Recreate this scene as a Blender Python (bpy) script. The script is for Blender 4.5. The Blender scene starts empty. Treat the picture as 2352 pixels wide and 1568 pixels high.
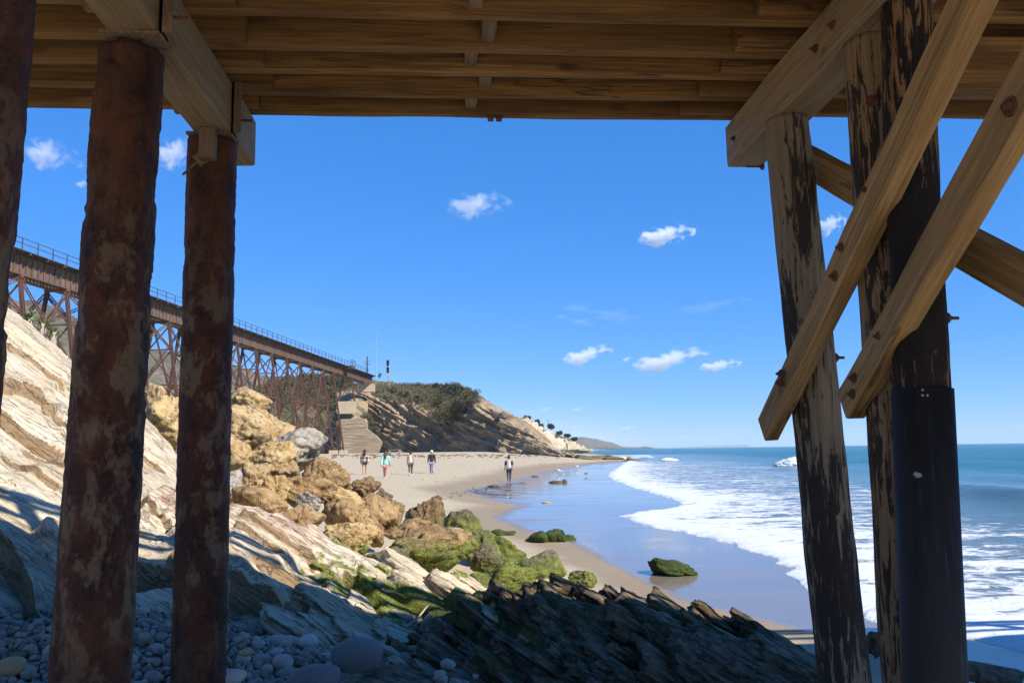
import bpy, bmesh, math, random
import numpy as np
from mathutils import Vector, Matrix
S = bpy.context.scene
COL = S.collection
rnd = random.Random(7)
RS = np.random.RandomState(11)
R = math.radians

# ---------------------------------------------------------------- camera
EYE = np.array([0.0, 0.0, 2.3])
FPX, CU, CV = 1898.0, 1176.0, 784.0          # measured on a 2352 px wide view of the photograph
YAW, PITCH, ROLL = R(3.8), R(7.5), 0.0145
Fw = np.array([math.sin(YAW)*math.cos(PITCH), math.cos(YAW)*math.cos(PITCH), math.sin(PITCH)])
R0 = np.array([math.cos(YAW), -math.sin(YAW), 0.0])
U0 = np.cross(R0, Fw)
Rt = math.cos(ROLL)*R0 - math.sin(ROLL)*U0
Up = math.cos(ROLL)*U0 + math.sin(ROLL)*R0
FH = np.array([math.sin(YAW), math.cos(YAW), 0.0])
cam = bpy.data.cameras.new('camera')
cam.sensor_width = 36.0
cam.lens = 36.0*FPX/2352.0
cam.clip_start, cam.clip_end = 0.05, 120000
camo = bpy.data.objects.new('camera', cam)
COL.objects.link(camo)
M = Matrix(((Rt[0], Up[0], -Fw[0], EYE[0]), (Rt[1], Up[1], -Fw[1], EYE[1]), (Rt[2], Up[2], -Fw[2], EYE[2]), (0, 0, 0, 1)))
camo.matrix_world = M
S.camera = camo

# ---------------------------------------------------------------- light
SUN = np.array([0.95, -0.72, 1.0]); SUN /= np.linalg.norm(SUN)
SUN_EL = math.asin(SUN[2])
SUN_ROT = math.atan2(SUN[0], SUN[1])
W = bpy.data.worlds.new('World'); S.world = W; W.use_nodes = True
nt = W.node_tree; nt.nodes.clear()
sky = nt.nodes.new('ShaderNodeTexSky'); sky.sky_type = 'NISHITA'; sky.sun_disc = False
sky.sun_elevation = SUN_EL; sky.sun_rotation = SUN_ROT
sky.altitude = 2500; sky.air_density = 1.0; sky.dust_density = 0.0; sky.ozone_density = 5.0
hs = nt.nodes.new('ShaderNodeHueSaturation'); hs.inputs['Saturation'].default_value = 1.30
gm = nt.nodes.new('ShaderNodeGamma'); gm.inputs[1].default_value = 0.5
tn = nt.nodes.new('ShaderNodeMix'); tn.data_type = 'RGBA'; tn.blend_type = 'MULTIPLY'; tn.inputs[0].default_value = 1.0; tn.inputs[7].default_value = (1.14, 1.46, 2.12, 1)
bg = nt.nodes.new('ShaderNodeBackground'); bg.inputs['Strength'].default_value = 0.138
wo = nt.nodes.new('ShaderNodeOutputWorld')
nt.links.new(sky.outputs[0], gm.inputs[0]); nt.links.new(gm.outputs[0], tn.inputs[6]); nt.links.new(tn.outputs[2], hs.inputs['Color']); nt.links.new(hs.outputs[0], bg.inputs[0]); nt.links.new(bg.outputs[0], wo.inputs[0])
sl = bpy.data.lights.new('sun', 'SUN'); sl.energy = 5.0; sl.angle = R(0.5); sl.color = (1.0, 0.95, 0.86)
so = bpy.data.objects.new('sun', sl); COL.objects.link(so)
so.rotation_euler = Vector(SUN).to_track_quat('Z', 'Y').to_euler()
S.view_settings.view_transform = 'Standard'; S.view_settings.look = 'None'
S.view_settings.gamma = 1.0; S.view_settings.use_curve_mapping = False
S.view_settings.exposure = 0.6
S.cycles.max_bounces = 12; S.cycles.diffuse_bounces = 6; S.cycles.glossy_bounces = 3
S.cycles.transparent_max_bounces = 8; S.cycles.volume_bounces = 10
S.cycles.use_denoising = True
S.cycles.sample_clamp_indirect = 8.0

# ---------------------------------------------------------------- geometry of the view
def ray(u, v):
    return Fw + (u-CU)/FPX*Rt - (v-CV)/FPX*Up
def PY(u, v, y):                      # the point seen at u, v that lies y metres along the shore
    d = ray(u, v); return EYE + d*(y/d[1])
def PD(u, v, dist):                   # the same by distance along the view
    d = ray(u, v); return EYE + d*(dist/np.dot(d, FH))
def PZ(u, v, z):                      # on a level
    d = ray(u, v); return EYE + d*((z-EYE[2])/d[2])
def proj(P):
    q = np.asarray(P, float) - EYE
    f = q @ Fw
    f = np.where(f > 1e-3, f, 1e-3)
    return CU + FPX*(q @ Rt)/f, CV - FPX*(q @ Up)/f

# ---------------------------------------------------------------- noise
_pt = np.random.RandomState(3).permutation(256).astype(np.int32); _pt = np.concatenate([_pt]*3)
_gr = np.random.RandomState(4).normal(size=(256, 3)); _gr /= np.linalg.norm(_gr, axis=1)[:, None]
_gx, _gy, _gz = [np.ascontiguousarray(_gr[:, i], np.float32) for i in range(3)]
def pn(P):
    """gradient noise"""
    P = np.asarray(P); out = np.empty(len(P), np.float32)
    for s0 in range(0, len(P), 65536):
        Q = P[s0:s0+65536]; Fl = np.floor(Q); I = Fl.astype(np.int32) & 255; f = (Q-Fl).astype(np.float32)
        x, y, z = f[:, 0], f[:, 1], f[:, 2]; i, j, k = I[:, 0], I[:, 1], I[:, 2]
        w = f*f*f*(f*(f*6-15)+10); u, v, t = w[:, 0], w[:, 1], w[:, 2]
        r = {}
        p0, p1 = _pt[i], _pt[i+1]
        for a, pa, xa in ((0, p0, x), (1, p1, x-1)):
            for b, yb in ((0, y), (1, y-1)):
                pb = _pt[pa+j+b]
                for c, zc in ((0, z), (1, z-1)):
                    h = _pt[pb+k+c]; r[a, b, c] = xa*_gx[h]+yb*_gy[h]+zc*_gz[h]
        l = lambda q, e0, e1: e0+q*(e1-e0)
        out[s0:s0+65536] = 1.5*l(t, l(v, l(u, r[0, 0, 0], r[1, 0, 0]), l(u, r[0, 1, 0], r[1, 1, 0])), l(v, l(u, r[0, 0, 1], r[1, 0, 1]), l(u, r[0, 1, 1], r[1, 1, 1])))
    return out
def fbm(P, o=4, lac=2.03, gain=0.5):
    P = np.asarray(P, float); a = 1.0; t = 0
    for k in range(o):
        t = t + a*pn(P + 17.3*k); P = P*lac; a *= gain
    return t
def ridged(P, o=4):
    P = np.asarray(P, float); a = 1.0; t = 0
    for k in range(o):
        t = t + a*(1-2*np.abs(pn(P+9.1*k))); P = P*2.07; a *= 0.5
    return t
def sstep(a, b, x):
    t = np.clip((x-a)/(b-a), 0, 1); return t*t*(3-2*t)

# ---------------------------------------------------------------- object helpers
ORG = {}; WM = {}
def link(o, parent=None, loc=None):
    COL.objects.link(o)
    w = np.array(loc if loc is not None else (0, 0, 0), float)
    ORG[o.name] = w
    if parent is not None:
        o.parent = parent
        if parent.name in WM:
            o.matrix_parent_inverse = WM[parent.name].inverted(); o.location = tuple(w)
        else: o.location = tuple(w - ORG[parent.name])
    else:
        o.location = tuple(w)
    return o
def tag(o, label=None, cat=None, group=None, kind=None):
    if label: o['label'] = label
    if cat: o['category'] = cat
    if group: o['group'] = group
    if kind: o['kind'] = kind
    return o
def empty(name, loc, label=None, cat=None, group=None, parent=None):
    o = bpy.data.objects.new(name, None); o.empty_display_size = 0.2
    link(o, parent, loc); return tag(o, label, cat, group)
def mesh_np(name, V, Fs, mats, smooth=True, attrs=None, idx=None):
    me = bpy.data.meshes.new(name)
    V = np.asarray(V, np.float32)
    if isinstance(Fs, np.ndarray):
        n, k = Fs.shape
        me.vertices.add(len(V)); me.vertices.foreach_set('co', V.ravel())
        me.loops.add(n*k); me.loops.foreach_set('vertex_index', Fs.astype(np.int32).ravel())
        me.polygons.add(n); me.polygons.foreach_set('loop_start', np.arange(0, n*k, k, dtype=np.int32))
        me.update(calc_edges=True)
    else:
        me.from_pydata(V.tolist(), [], Fs)
    for m in (mats if isinstance(mats, (list, tuple)) else [mats]): me.materials.append(m)
    me.polygons.foreach_set('use_smooth', np.full(len(me.polygons), bool(smooth)))
    if idx is not None: me.polygons.foreach_set('material_index', np.asarray(idx, np.int32))
    for k, a in (attrs or {}).items():
        at = me.attributes.new(k, 'FLOAT', 'POINT'); at.data.foreach_set('value', np.asarray(a, np.float32))
    me.validate(); me.update()
    return me
def obj_np(name, V, Fs, mats, parent=None, loc=None, smooth=True, attrs=None):
    w = np.array(loc if loc is not None else (ORG[parent.name] if parent is not None else (0, 0, 0)), float)
    me = mesh_np(name, np.asarray(V, float) - w, Fs, mats, smooth, attrs)
    return link(bpy.data.objects.new(name, me), parent, w)
def copy_of(o, loc, parent=None, rot=None, scale=None):
    c = o.copy()
    COL.objects.link(c); w = np.array(loc, float); ORG[c.name] = w
    c.parent = parent
    c.location = tuple(w - (ORG[parent.name] if parent is not None else 0))
    if rot is not None: c.rotation_euler = rot
    if scale is not None: c.scale = scale
    return c

class MB:
    def __init__(s): s.v = []; s.f = []; s.n = 0
    def add(s, V, Fs):
        s.v.append(np.asarray(V, float)); s.f += [[i+s.n for i in f] for f in Fs]; s.n += len(V); return s
    def bar(s, p0, p1, w, h, up=(0, 0, 1), ch=0.0):
        p0 = np.array(p0, float); p1 = np.array(p1, float); d = p1-p0; d /= np.linalg.norm(d)
        up = np.array(up, float); side = np.cross(d, up); side /= np.linalg.norm(side); u2 = np.cross(side, d)
        if ch <= 0:
            c = [(-1, -1), (1, -1), (1, 1), (-1, 1)]
            c = [(a*w/2, b*h/2) for a, b in c]
        else:
            c = [(-w/2+ch, -h/2), (w/2-ch, -h/2), (w/2, -h/2+ch), (w/2, h/2-ch), (w/2-ch, h/2), (-w/2+ch, h/2), (-w/2, h/2-ch), (-w/2, -h/2+ch)]
        n = len(c)
        V = [p0+side*a+u2*b for a, b in c] + [p1+side*a+u2*b for a, b in c]
        Fs = [[i, (i+1) % n, n+(i+1) % n, n+i] for i in range(n)] + [list(range(n))[::-1], list(range(n, 2*n))]
        return s.add(V, [f[::-1] for f in Fs])
    def box(s, lo, hi):
        lo = np.array(lo, float); hi = np.array(hi, float)
        c = (lo+hi)/2
        return s.bar((c[0], lo[1], c[2]), (c[0], hi[1], c[2]), hi[0]-lo[0], hi[2]-lo[2])
    def tube(s, p0, p1, r0, r1=None, n=10, caps=True):
        r1 = r0 if r1 is None else r1
        p0 = np.array(p0, float); p1 = np.array(p1, float); d = p1-p0; d /= np.linalg.norm(d)
        a = np.array((1, 0, 0)) if abs(d[0]) < 0.8 else np.array((0, 1, 0))
        e1 = np.cross(d, a); e1 /= np.linalg.norm(e1); e2 = np.cross(d, e1)
        V = []
        for p, r in ((p0, r0), (p1, r1)):
            for i in range(n):
                t = 2*math.pi*i/n; V.append(p+e1*r*math.cos(t)+e2*r*math.sin(t))
        Fs = [[i, (i+1) % n, n+(i+1) % n, n+i] for i in range(n)]
        if caps: Fs += [list(range(n))[::-1], list(range(n, 2*n))]
        return s.add(V, Fs)
    def ball(s, c, r, n=8, m=5, sc=(1, 1, 1)):
        V = [np.array(c)+np.array((0, 0, r*sc[2]))]
        for j in range(1, m):
            p = math.pi*j/m
            for i in range(n):
                t = 2*math.pi*i/n
                V.append(np.array(c)+np.array((r*math.sin(p)*math.cos(t)*sc[0], r*math.sin(p)*math.sin(t)*sc[1], r*math.cos(p)*sc[2])))
        V.append(np.array(c)-np.array((0, 0, r*sc[2])))
        Fs = [[0, 1+i, 1+(i+1) % n] for i in range(n)]
        for j in range(m-2):
            b = 1+j*n
            Fs += [[b+i, b+n+i, b+n+(i+1) % n, b+(i+1) % n] for i in range(n)]
        b = 1+(m-2)*n; e = len(V)-1
        Fs += [[b+i, e, b+(i+1) % n] for i in range(n)]
        return s.add(V, Fs)
    def build(s, name, mat, parent=None, loc=None, smooth=False):
        return obj_np(name, np.concatenate(s.v), s.f, mat, parent, loc, smooth)

def grid_faces(nr, nc):
    i = np.arange(nr*nc).reshape(nr, nc)
    return np.stack([i[:-1, :-1].ravel(), i[:-1, 1:].ravel(), i[1:, 1:].ravel(), i[1:, :-1].ravel()], 1)
def ico(sub):
    bm = bmesh.new(); bmesh.ops.create_icosphere(bm, subdivisions=sub, radius=1.0)
    V = np.array([v.co[:] for v in bm.verts]); Fs = np.array([[v.index for v in f.verts] for f in bm.faces]); bm.free()
    return V, Fs
ICO = {k: ico(k) for k in (1, 2, 3, 4, 5, 6)}

# ---------------------------------------------------------------- materials
class NT:
    def __init__(s, name):
        s.m = bpy.data.materials.new(name); s.m.use_nodes = True; s.t = s.m.node_tree; s.t.nodes.clear()
        s.out = s.t.nodes.new('ShaderNodeOutputMaterial')
        s.b = s.t.nodes.new('ShaderNodeBsdfPrincipled'); s.t.links.new(s.b.outputs[0], s.out.inputs[0])
        s.b.inputs['Specular IOR Level'].default_value = 0.3
        s.tc = s.t.nodes.new('ShaderNodeTexCoord'); s.geo = s.t.nodes.new('ShaderNodeNewGeometry')
    def n(s, t): return s.t.nodes.new(t)
    def l(s, a, b): s.t.links.new(a, b)
    def mapc(s, src, sc, rot=(0, 0, 0)):
        m = s.n('ShaderNodeMapping'); m.inputs['Scale'].default_value = sc; m.inputs['Rotation'].default_value = rot; s.l(src, m.inputs[0]); return m.outputs[0]
    def noise(s, vec, scale, detail=5, rough=0.55, dist=0.0):
        n = s.n('ShaderNodeTexNoise'); n.inputs['Scale'].default_value = scale; n.inputs['Detail'].default_value = detail
        n.inputs['Roughness'].default_value = rough; n.inputs['Distortion'].default_value = dist; s.l(vec, n.inputs['Vector']); return n.outputs[0]
    def vor(s, vec, scale, feat='F1'):
        n = s.n('ShaderNodeTexVoronoi'); n.feature = feat; n.inputs['Scale'].default_value = scale; s.l(vec, n.inputs['Vector']); return n.outputs[0]
    def ramp(s, f, stops, interp='LINEAR'):
        r = s.n('ShaderNodeValToRGB'); r.color_ramp.interpolation = interp
        while len(r.color_ramp.elements) < len(stops): r.color_ramp.elements.new(0.5)
        for e, (p, c) in zip(r.color_ramp.elements, stops):
            e.position = p; e.color = (c, c, c, 1) if not hasattr(c, '__len__') else tuple(c)+(1,)
        s.l(f, r.inputs[0]); return r.outputs[0]
    def mix(s, f, a, b, mode='MIX'):
        m = s.n('ShaderNodeMix'); m.data_type = 'RGBA'; m.blend_type = mode
        for v, i in ((f, 0), (a, 6), (b, 7)):
            if hasattr(v, 'links'): s.l(v, m.inputs[i])
            elif hasattr(v, '__len__'): m.inputs[i].default_value = tuple(v)+(1,)
            else: m.inputs[i].default_value = v if i == 0 else (v, v, v, 1)
        return m.outputs[2]
    def math(s, op, a, b=0.0, c=None, clamp=False):
        m = s.n('ShaderNodeMath'); m.operation = op; m.use_clamp = clamp
        for i, v in enumerate((a, b, c)):
            if v is None: continue
            if hasattr(v, 'links'): s.l(v, m.inputs[i])
            else: m.inputs[i].default_value = v
        return m.outputs[0]
    def attr(s, name):
        a = s.n('ShaderNodeAttribute'); a.attribute_name = name; return a.outputs['Fac']
    def rand(s): return s.n('ShaderNodeObjectInfo').outputs['Random']
    def sep(s, v):
        x = s.n('ShaderNodeSeparateXYZ'); s.l(v, x.inputs[0]); return x.outputs
    def bump(s, h, st=0.5, dist=0.02, prev=None):
        b = s.n('ShaderNodeBump'); b.inputs['Strength'].default_value = st; b.inputs['Distance'].default_value = dist
        s.l(h, b.inputs['Height'])
        if prev is not None: s.l(prev, b.inputs['Normal'])
        s.l(b.outputs[0], s.b.inputs['Normal']); return b.outputs[0]
    def set(s, **k):
        for a, v in k.items():
            i = s.b.inputs[{'col': 'Base Color', 'rough': 'Roughness', 'metal': 'Metallic', 'spec': 'Specular IOR Level'}.get(a, a)]
            if hasattr(v, 'links'): s.l(v, i)
            elif hasattr(v, '__len__'): i.default_value = tuple(v)+(1,)
            else: i.default_value = v
        return s

def flat(name, c, rough=0.8, var=0.25, scale=6.0, metal=0.0):
    k = NT(name); n = k.noise(k.tc.outputs['Object'], scale, 6)
    k.set(col=k.mix(n, tuple(x*(1-var) for x in c), tuple(min(1, x*(1+var)) for x in c)), rough=rough, metal=metal)
    k.bump(n, 0.3, 0.02); return k.m

def wood(name, c0, c1, c2, axis, grain=52.0, stain=0.5):
    """weathered timber; the grain runs along the axis of the piece"""
    k = NT(name); sc = [grain]*3; sc[axis] = grain*0.028
    P = k.tc.outputs['Object']
    rn = k.rand(); off = k.n('ShaderNodeVectorMath'); off.operation = 'MULTIPLY_ADD'
    off.inputs[1].default_value = (1, 1, 1); k.l(P, off.inputs[0])
    cx = k.n('ShaderNodeCombineXYZ'); t = k.math('MULTIPLY', rn, 37.0)
    for i in range(3): k.l(t, cx.inputs[i])
    k.l(cx.outputs[0], off.inputs[2]); Q = off.outputs[0]
    g = k.noise(k.mapc(Q, sc), 1.0, 7, 0.65, 0.6)
    sc2 = [7.0]*3; sc2[axis] = 0.9
    big = k.noise(k.mapc(Q, sc2), 1.0, 5, 0.6, 0.4)
    col = k.mix(k.ramp(g, [(0.36, 0), (0.62, 1)]), c0, c1)
    sc3 = [9.0]*3; sc3[axis] = 0.55
    chk = k.ramp(k.noise(k.mapc(Q, sc3), 1.0, 3, 0.5, 0.3), [(0.485, 0), (0.497, 1), (0.503, 1), (0.515, 0)])
    col = k.mix(k.math('MULTIPLY', chk, k.ramp(k.noise(Q, 1.1, 2), [(0.48, 0), (0.56, 0.85)])), col, tuple(x*0.18 for x in c0))
    col = k.mix(k.math('MULTIPLY', k.ramp(big, [(0.42, 0), (0.68, 1)]), stain), col, c2)
    kn = k.vor(k.mapc(Q, tuple(1.3 if i == axis else 3.4 for i in range(3))), 1.0)
    col = k.mix(k.math('MULTIPLY', k.ramp(kn, [(0.05, 1), (0.12, 0)]), 0.75), col, tuple(x*0.3 for x in c0))
    col = k.mix(k.math('MULTIPLY', rn, 0.6), col, tuple(x*0.45 for x in c1))
    k.set(col=col, rough=0.85); k.bump(g, 0.55, 0.006, k.bump(big, 0.35, 0.02)); return k.m
# ================================================================ material set
MT = {}
MT['stringer'] = wood('stringer timber', (0.17, 0.085, 0.030), (0.46, 0.255, 0.095), (0.07, 0.036, 0.017), 0, stain=0.85)
MT['cap'] = wood('cap timber', (0.27, 0.175, 0.09), (0.52, 0.37, 0.215), (0.18, 0.11, 0.055), 1)
MT['brace'] = wood('brace timber', (0.27, 0.15, 0.055), (0.60, 0.375, 0.155), (0.20, 0.11, 0.045), 0, stain=0.55)
MT['deck'] = wood('shade darkened deck timber', (0.045, 0.026, 0.013), (0.12, 0.07, 0.032), (0.03, 0.018, 0.01), 1)  # dark colour paints in the shade of the gaps between stringers
MT['block'] = wood('blocking timber', (0.26, 0.17, 0.10), (0.44, 0.31, 0.20), (0.16, 0.10, 0.06), 2)

def pile_wood(name, pale, dark, cut, zlo, zhi, zw=0.12):
    k = NT(name); P = k.geo.outputs['Position']
    g = k.noise(k.mapc(P, (34, 34, 1.7)), 1.0, 7, 0.68, 0.4)
    m = k.noise(k.mapc(P, (27, 27, 3.4)), 1.0, 7, 0.72, 0.8)
    b = k.noise(k.mapc(P, (2.0, 2.0, 0.7)), 1.0, 3)
    z = k.sep(P)[2]
    zz = k.math('MULTIPLY_ADD', z, -1.0/(zhi-zlo), zhi/(zhi-zlo), clamp=True)
    f = k.math('ADD', k.math('ADD', m, k.math('MULTIPLY', b, 0.8)), k.math('MULTIPLY', zz, zw))
    mask = k.ramp(f, [(cut, 0), (cut+0.04, 1)])
    col = k.mix(k.ramp(g, [(0.3, 0), (0.7, 1)]), tuple(x*0.5 for x in pale), pale)
    col = k.mix(mask, col, dark)
    k.set(col=col, rough=0.82); k.bump(m, 0.6, 0.03, k.bump(g, 0.6, 0.008)); return k.m
MT['pileA'] = pile_wood('weathered pile timber', (0.37, 0.28, 0.18), (0.045, 0.035, 0.028), 0.955, 0.3, 4.6, 0.14)
MT['pileB'] = pile_wood('bare pile timber', (0.40, 0.26, 0.135), (0.045, 0.033, 0.024), 0.985, 0.3, 4.6, 0.10)
MT['pileC'] = pile_wood('charred pile timber', (0.34, 0.19, 0.09), (0.018, 0.013, 0.011), 0.86, 0.3, 4.6, 0.10)
k = NT('black pile sleeve'); P = k.geo.outputs['Position']
n = k.noise(k.mapc(P, (11, 11, 1.3)), 1, 7, 0.65, 0.5); sp = k.noise(P, 6.5, 4, 0.5); sc_ = k.noise(k.mapc(P, (40, 40, 2.5)), 1, 5, 0.6)
zz = k.ramp(k.math('MULTIPLY', k.sep(P)[2], 0.4), [(0.15, 1), (0.55, 0)])
col = k.mix(n, (0.016, 0.014, 0.013), (0.050, 0.043, 0.039))
col = k.mix(k.math('MULTIPLY', k.math('MULTIPLY', k.ramp(n, [(0.46, 0), (0.68, 1)]), zz), 0.6), col, (0.10, 0.085, 0.07))
col = k.mix(k.math('MULTIPLY', k.ramp(sc_, [(0.60, 0), (0.70, 1)]), 0.3), col, (0.14, 0.13, 0.12))
k.set(col=k.mix(k.ramp(sp, [(0.715, 0), (0.73, 1)]), col, (0.5, 0.48, 0.44)), rough=k.ramp(n, [(0.3, 0.5), (0.7, 0.8)]), spec=0.2)
k.bump(n, 0.3, 0.015); MT['sleeve'] = k.m

def rust(name, dark, mid, pale, pale_amt):
    k = NT(name); P = k.geo.outputs['Position']
    a = k.noise(k.mapc(P, (6, 6, 3.2)), 1.0, 9, 0.70, 0.3)
    b = k.noise(k.mapc(P, (8.5, 8.5, 5.0)), 1.0, 9, 0.66, 0.2)
    c = k.noise(P, 60, 5, 0.6)
    col = k.mix(k.ramp(a, [(0.36, 0), (0.62, 1)]), dark, mid)
    z = k.sep(P)[2]
    band = k.ramp(k.math('MULTIPLY', k.math('SUBTRACT', z, 0.6), 0.25), [(0.05, 0), (0.25, 1), (0.62, 1), (0.8, 0.12)])
    pm = k.math('MULTIPLY', k.math('MULTIPLY', k.ramp(b, [(0.50, 0), (0.58, 1)]), band), pale_amt)
    col = k.mix(pm, col, pale)
    col = k.mix(k.ramp(k.noise(k.mapc(P, (9, 9, 5)), 1.0, 6, 0.6), [(0.30, 1), (0.42, 0)]), col, (0.012, 0.009, 0.011))
    col = k.mix(k.math('MULTIPLY', k.ramp(c, [(0.45, 0), (0.75, 1)]), 0.4), col, tuple(x*1.6 for x in mid))
    k.set(col=col, rough=0.72, metal=0.0, spec=0.35); k.bump(c, 0.6, 0.008, k.bump(a, 0.9, 0.035)); return k.m
MT['rustpile'] = rust('rusted steel pile', (0.014, 0.008, 0.007), (0.115, 0.036, 0.014), (0.21, 0.14, 0.078), 0.85)
MT['rustbolt'] = rust('rusted bolt iron', (0.06, 0.025, 0.014), (0.19, 0.075, 0.03), (0.2, 0.1, 0.05), 0.3)
MT['bracket'] = rust('bracket steel', (0.14, 0.09, 0.06), (0.26, 0.17, 0.11), (0.38, 0.30, 0.22), 0.5)

def trestle_mat(name, a, b, c):
    k = NT(name); P = k.geo.outputs['Position']
    n = k.noise(k.mapc(P, (1.2, 1.2, 0.35)), 1.0, 5); n2 = k.noise(P, 0.5, 3)
    col = k.mix(k.ramp(n, [(0.35, 0), (0.65, 1)]), a, b)
    k.set(col=k.mix(k.math('MULTIPLY', k.ramp(n2, [(0.45, 0), (0.7, 1)]), 0.6), col, c), rough=0.75); return k.m
MT['leg'] = trestle_mat('trestle leg rust', (0.075, 0.036, 0.027), (0.135, 0.055, 0.037), (0.075, 0.052, 0.043))
MT['lace'] = trestle_mat('trestle bracing rust', (0.085, 0.045, 0.032), (0.17, 0.085, 0.055), (0.06, 0.042, 0.035))
MT['girder'] = trestle_mat('girder steel', (0.085, 0.062, 0.05), (0.15, 0.105, 0.078), (0.20, 0.10, 0.06))
MT['tie'] = trestle_mat('creosoted ties', (0.045, 0.036, 0.032), (0.09, 0.07, 0.058), (0.12, 0.09, 0.07))
MT['rail'] = trestle_mat('railing steel', (0.05, 0.045, 0.045), (0.09, 0.075, 0.07), (0.07, 0.05, 0.045))
MT['concrete'] = flat('pale concrete', (0.44, 0.35, 0.24), 0.85, 0.22, 0.5)

# board marked retaining wall
k = NT('board marked concrete'); P = k.geo.outputs['Position']
a = k.noise(k.mapc(P, (0.25, 0.25, 2.4)), 1.0, 6, 0.6, 0.3); b = k.noise(P, 0.25, 4)
k.set(col=k.mix(k.ramp(b, [(0.35, 0), (0.65, 1)]), k.mix(k.ramp(a, [(0.40, 0), (0.58, 1)]), (0.17, 0.125, 0.085), (0.40, 0.32, 0.22)), k.mix(a, (0.20, 0.15, 0.11), (0.36, 0.27, 0.18))), rough=0.9)
k.bump(a, 0.8, 0.2); MT['wall'] = k.m

def boulder_mat(name, c0, c1, c2, m0=(0.065, 0.080, 0.014), m1=(0.25, 0.26, 0.05)):
    k = NT(name); P = k.geo.outputs['Position']
    rn = k.rand()
    n1 = k.noise(P, 2.1, 8, 0.62, 0.5); n2 = k.noise(P, 9.0, 8, 0.65); n3 = k.noise(P, 42, 5, 0.6)
    col = k.mix(k.ramp(n1, [(0.34, 0), (0.62, 1)]), c0, c1)
    col = k.mix(k.math('MULTIPLY', k.ramp(n2, [(0.48, 0), (0.66, 1)]), 0.65), col, c2)
    col = k.mix(k.math('MULTIPLY', k.ramp(n3, [(0.36, 1), (0.48, 0)]), 0.5), col, tuple(x*0.45 for x in c0))
    col = k.mix(k.math('MULTIPLY', k.ramp(k.vor(P, 7.0), [(0.04, 1), (0.10, 0)]), 0.5), col, tuple(x*0.3 for x in c0))
    crk = k.ramp(k.noise(P, 1.7, 5, 0.62, 0.8), [(0.485, 0), (0.498, 1), (0.502, 1), (0.515, 0)])
    col = k.mix(k.math('MULTIPLY', crk, 0.7), col, tuple(x*0.25 for x in c0))
    col = k.mix(k.math('MULTIPLY', k.ramp(k.math('FRACT', k.math('MULTIPLY', rn, 7.3)), [(0.3, 0), (1, 1)]), 0.35), col, (0.26, 0.20, 0.14))
    mo = k.math('ADD', k.attr('moss'), k.math('MULTIPLY', k.math('SUBTRACT', n2, 0.5), 1.6))
    mm = k.ramp(mo, [(0.45, 0), (0.68, 1)])
    mcol = k.mix(k.ramp(n3, [(0.35, 0), (0.65, 1)]), m0, m1)
    mcol = k.mix(k.math('MULTIPLY', k.ramp(n1, [(0.35, 1), (0.55, 0)]), 0.7), mcol, (0.026, 0.040, 0.010))
    col = k.mix(mm, col, mcol)
    k.set(col=col, rough=0.85); k.bump(n3, 0.6, 0.015, k.bump(k.math('SUBTRACT', n2, k.math('MULTIPLY', crk, 0.4)), 0.9, 0.06)); return k.m
MT['byellow'] = boulder_mat('yellow sandstone', (0.34, 0.20, 0.070), (0.52, 0.355, 0.155), (0.64, 0.52, 0.32))
MT['bbrown'] = boulder_mat('brown sandstone', (0.22, 0.125, 0.05), (0.40, 0.25, 0.11), (0.50, 0.36, 0.19))
MT['bdark'] = boulder_mat('dark brown sandstone', (0.10, 0.058, 0.030), (0.23, 0.135, 0.065), (0.36, 0.24, 0.12))
MT['bgrey'] = boulder_mat('grey sandstone', (0.27, 0.25, 0.22), (0.41, 0.37, 0.31), (0.48, 0.35, 0.18))
MT['bmoss'] = boulder_mat('algae covered rock', (0.09, 0.075, 0.04), (0.20, 0.15, 0.08), (0.30, 0.23, 0.13))
MT['btide'] = boulder_mat('weed covered tide rock', (0.06, 0.05, 0.03), (0.13, 0.10, 0.06), (0.22, 0.18, 0.11), (0.018, 0.030, 0.006), (0.085, 0.115, 0.016))

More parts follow.
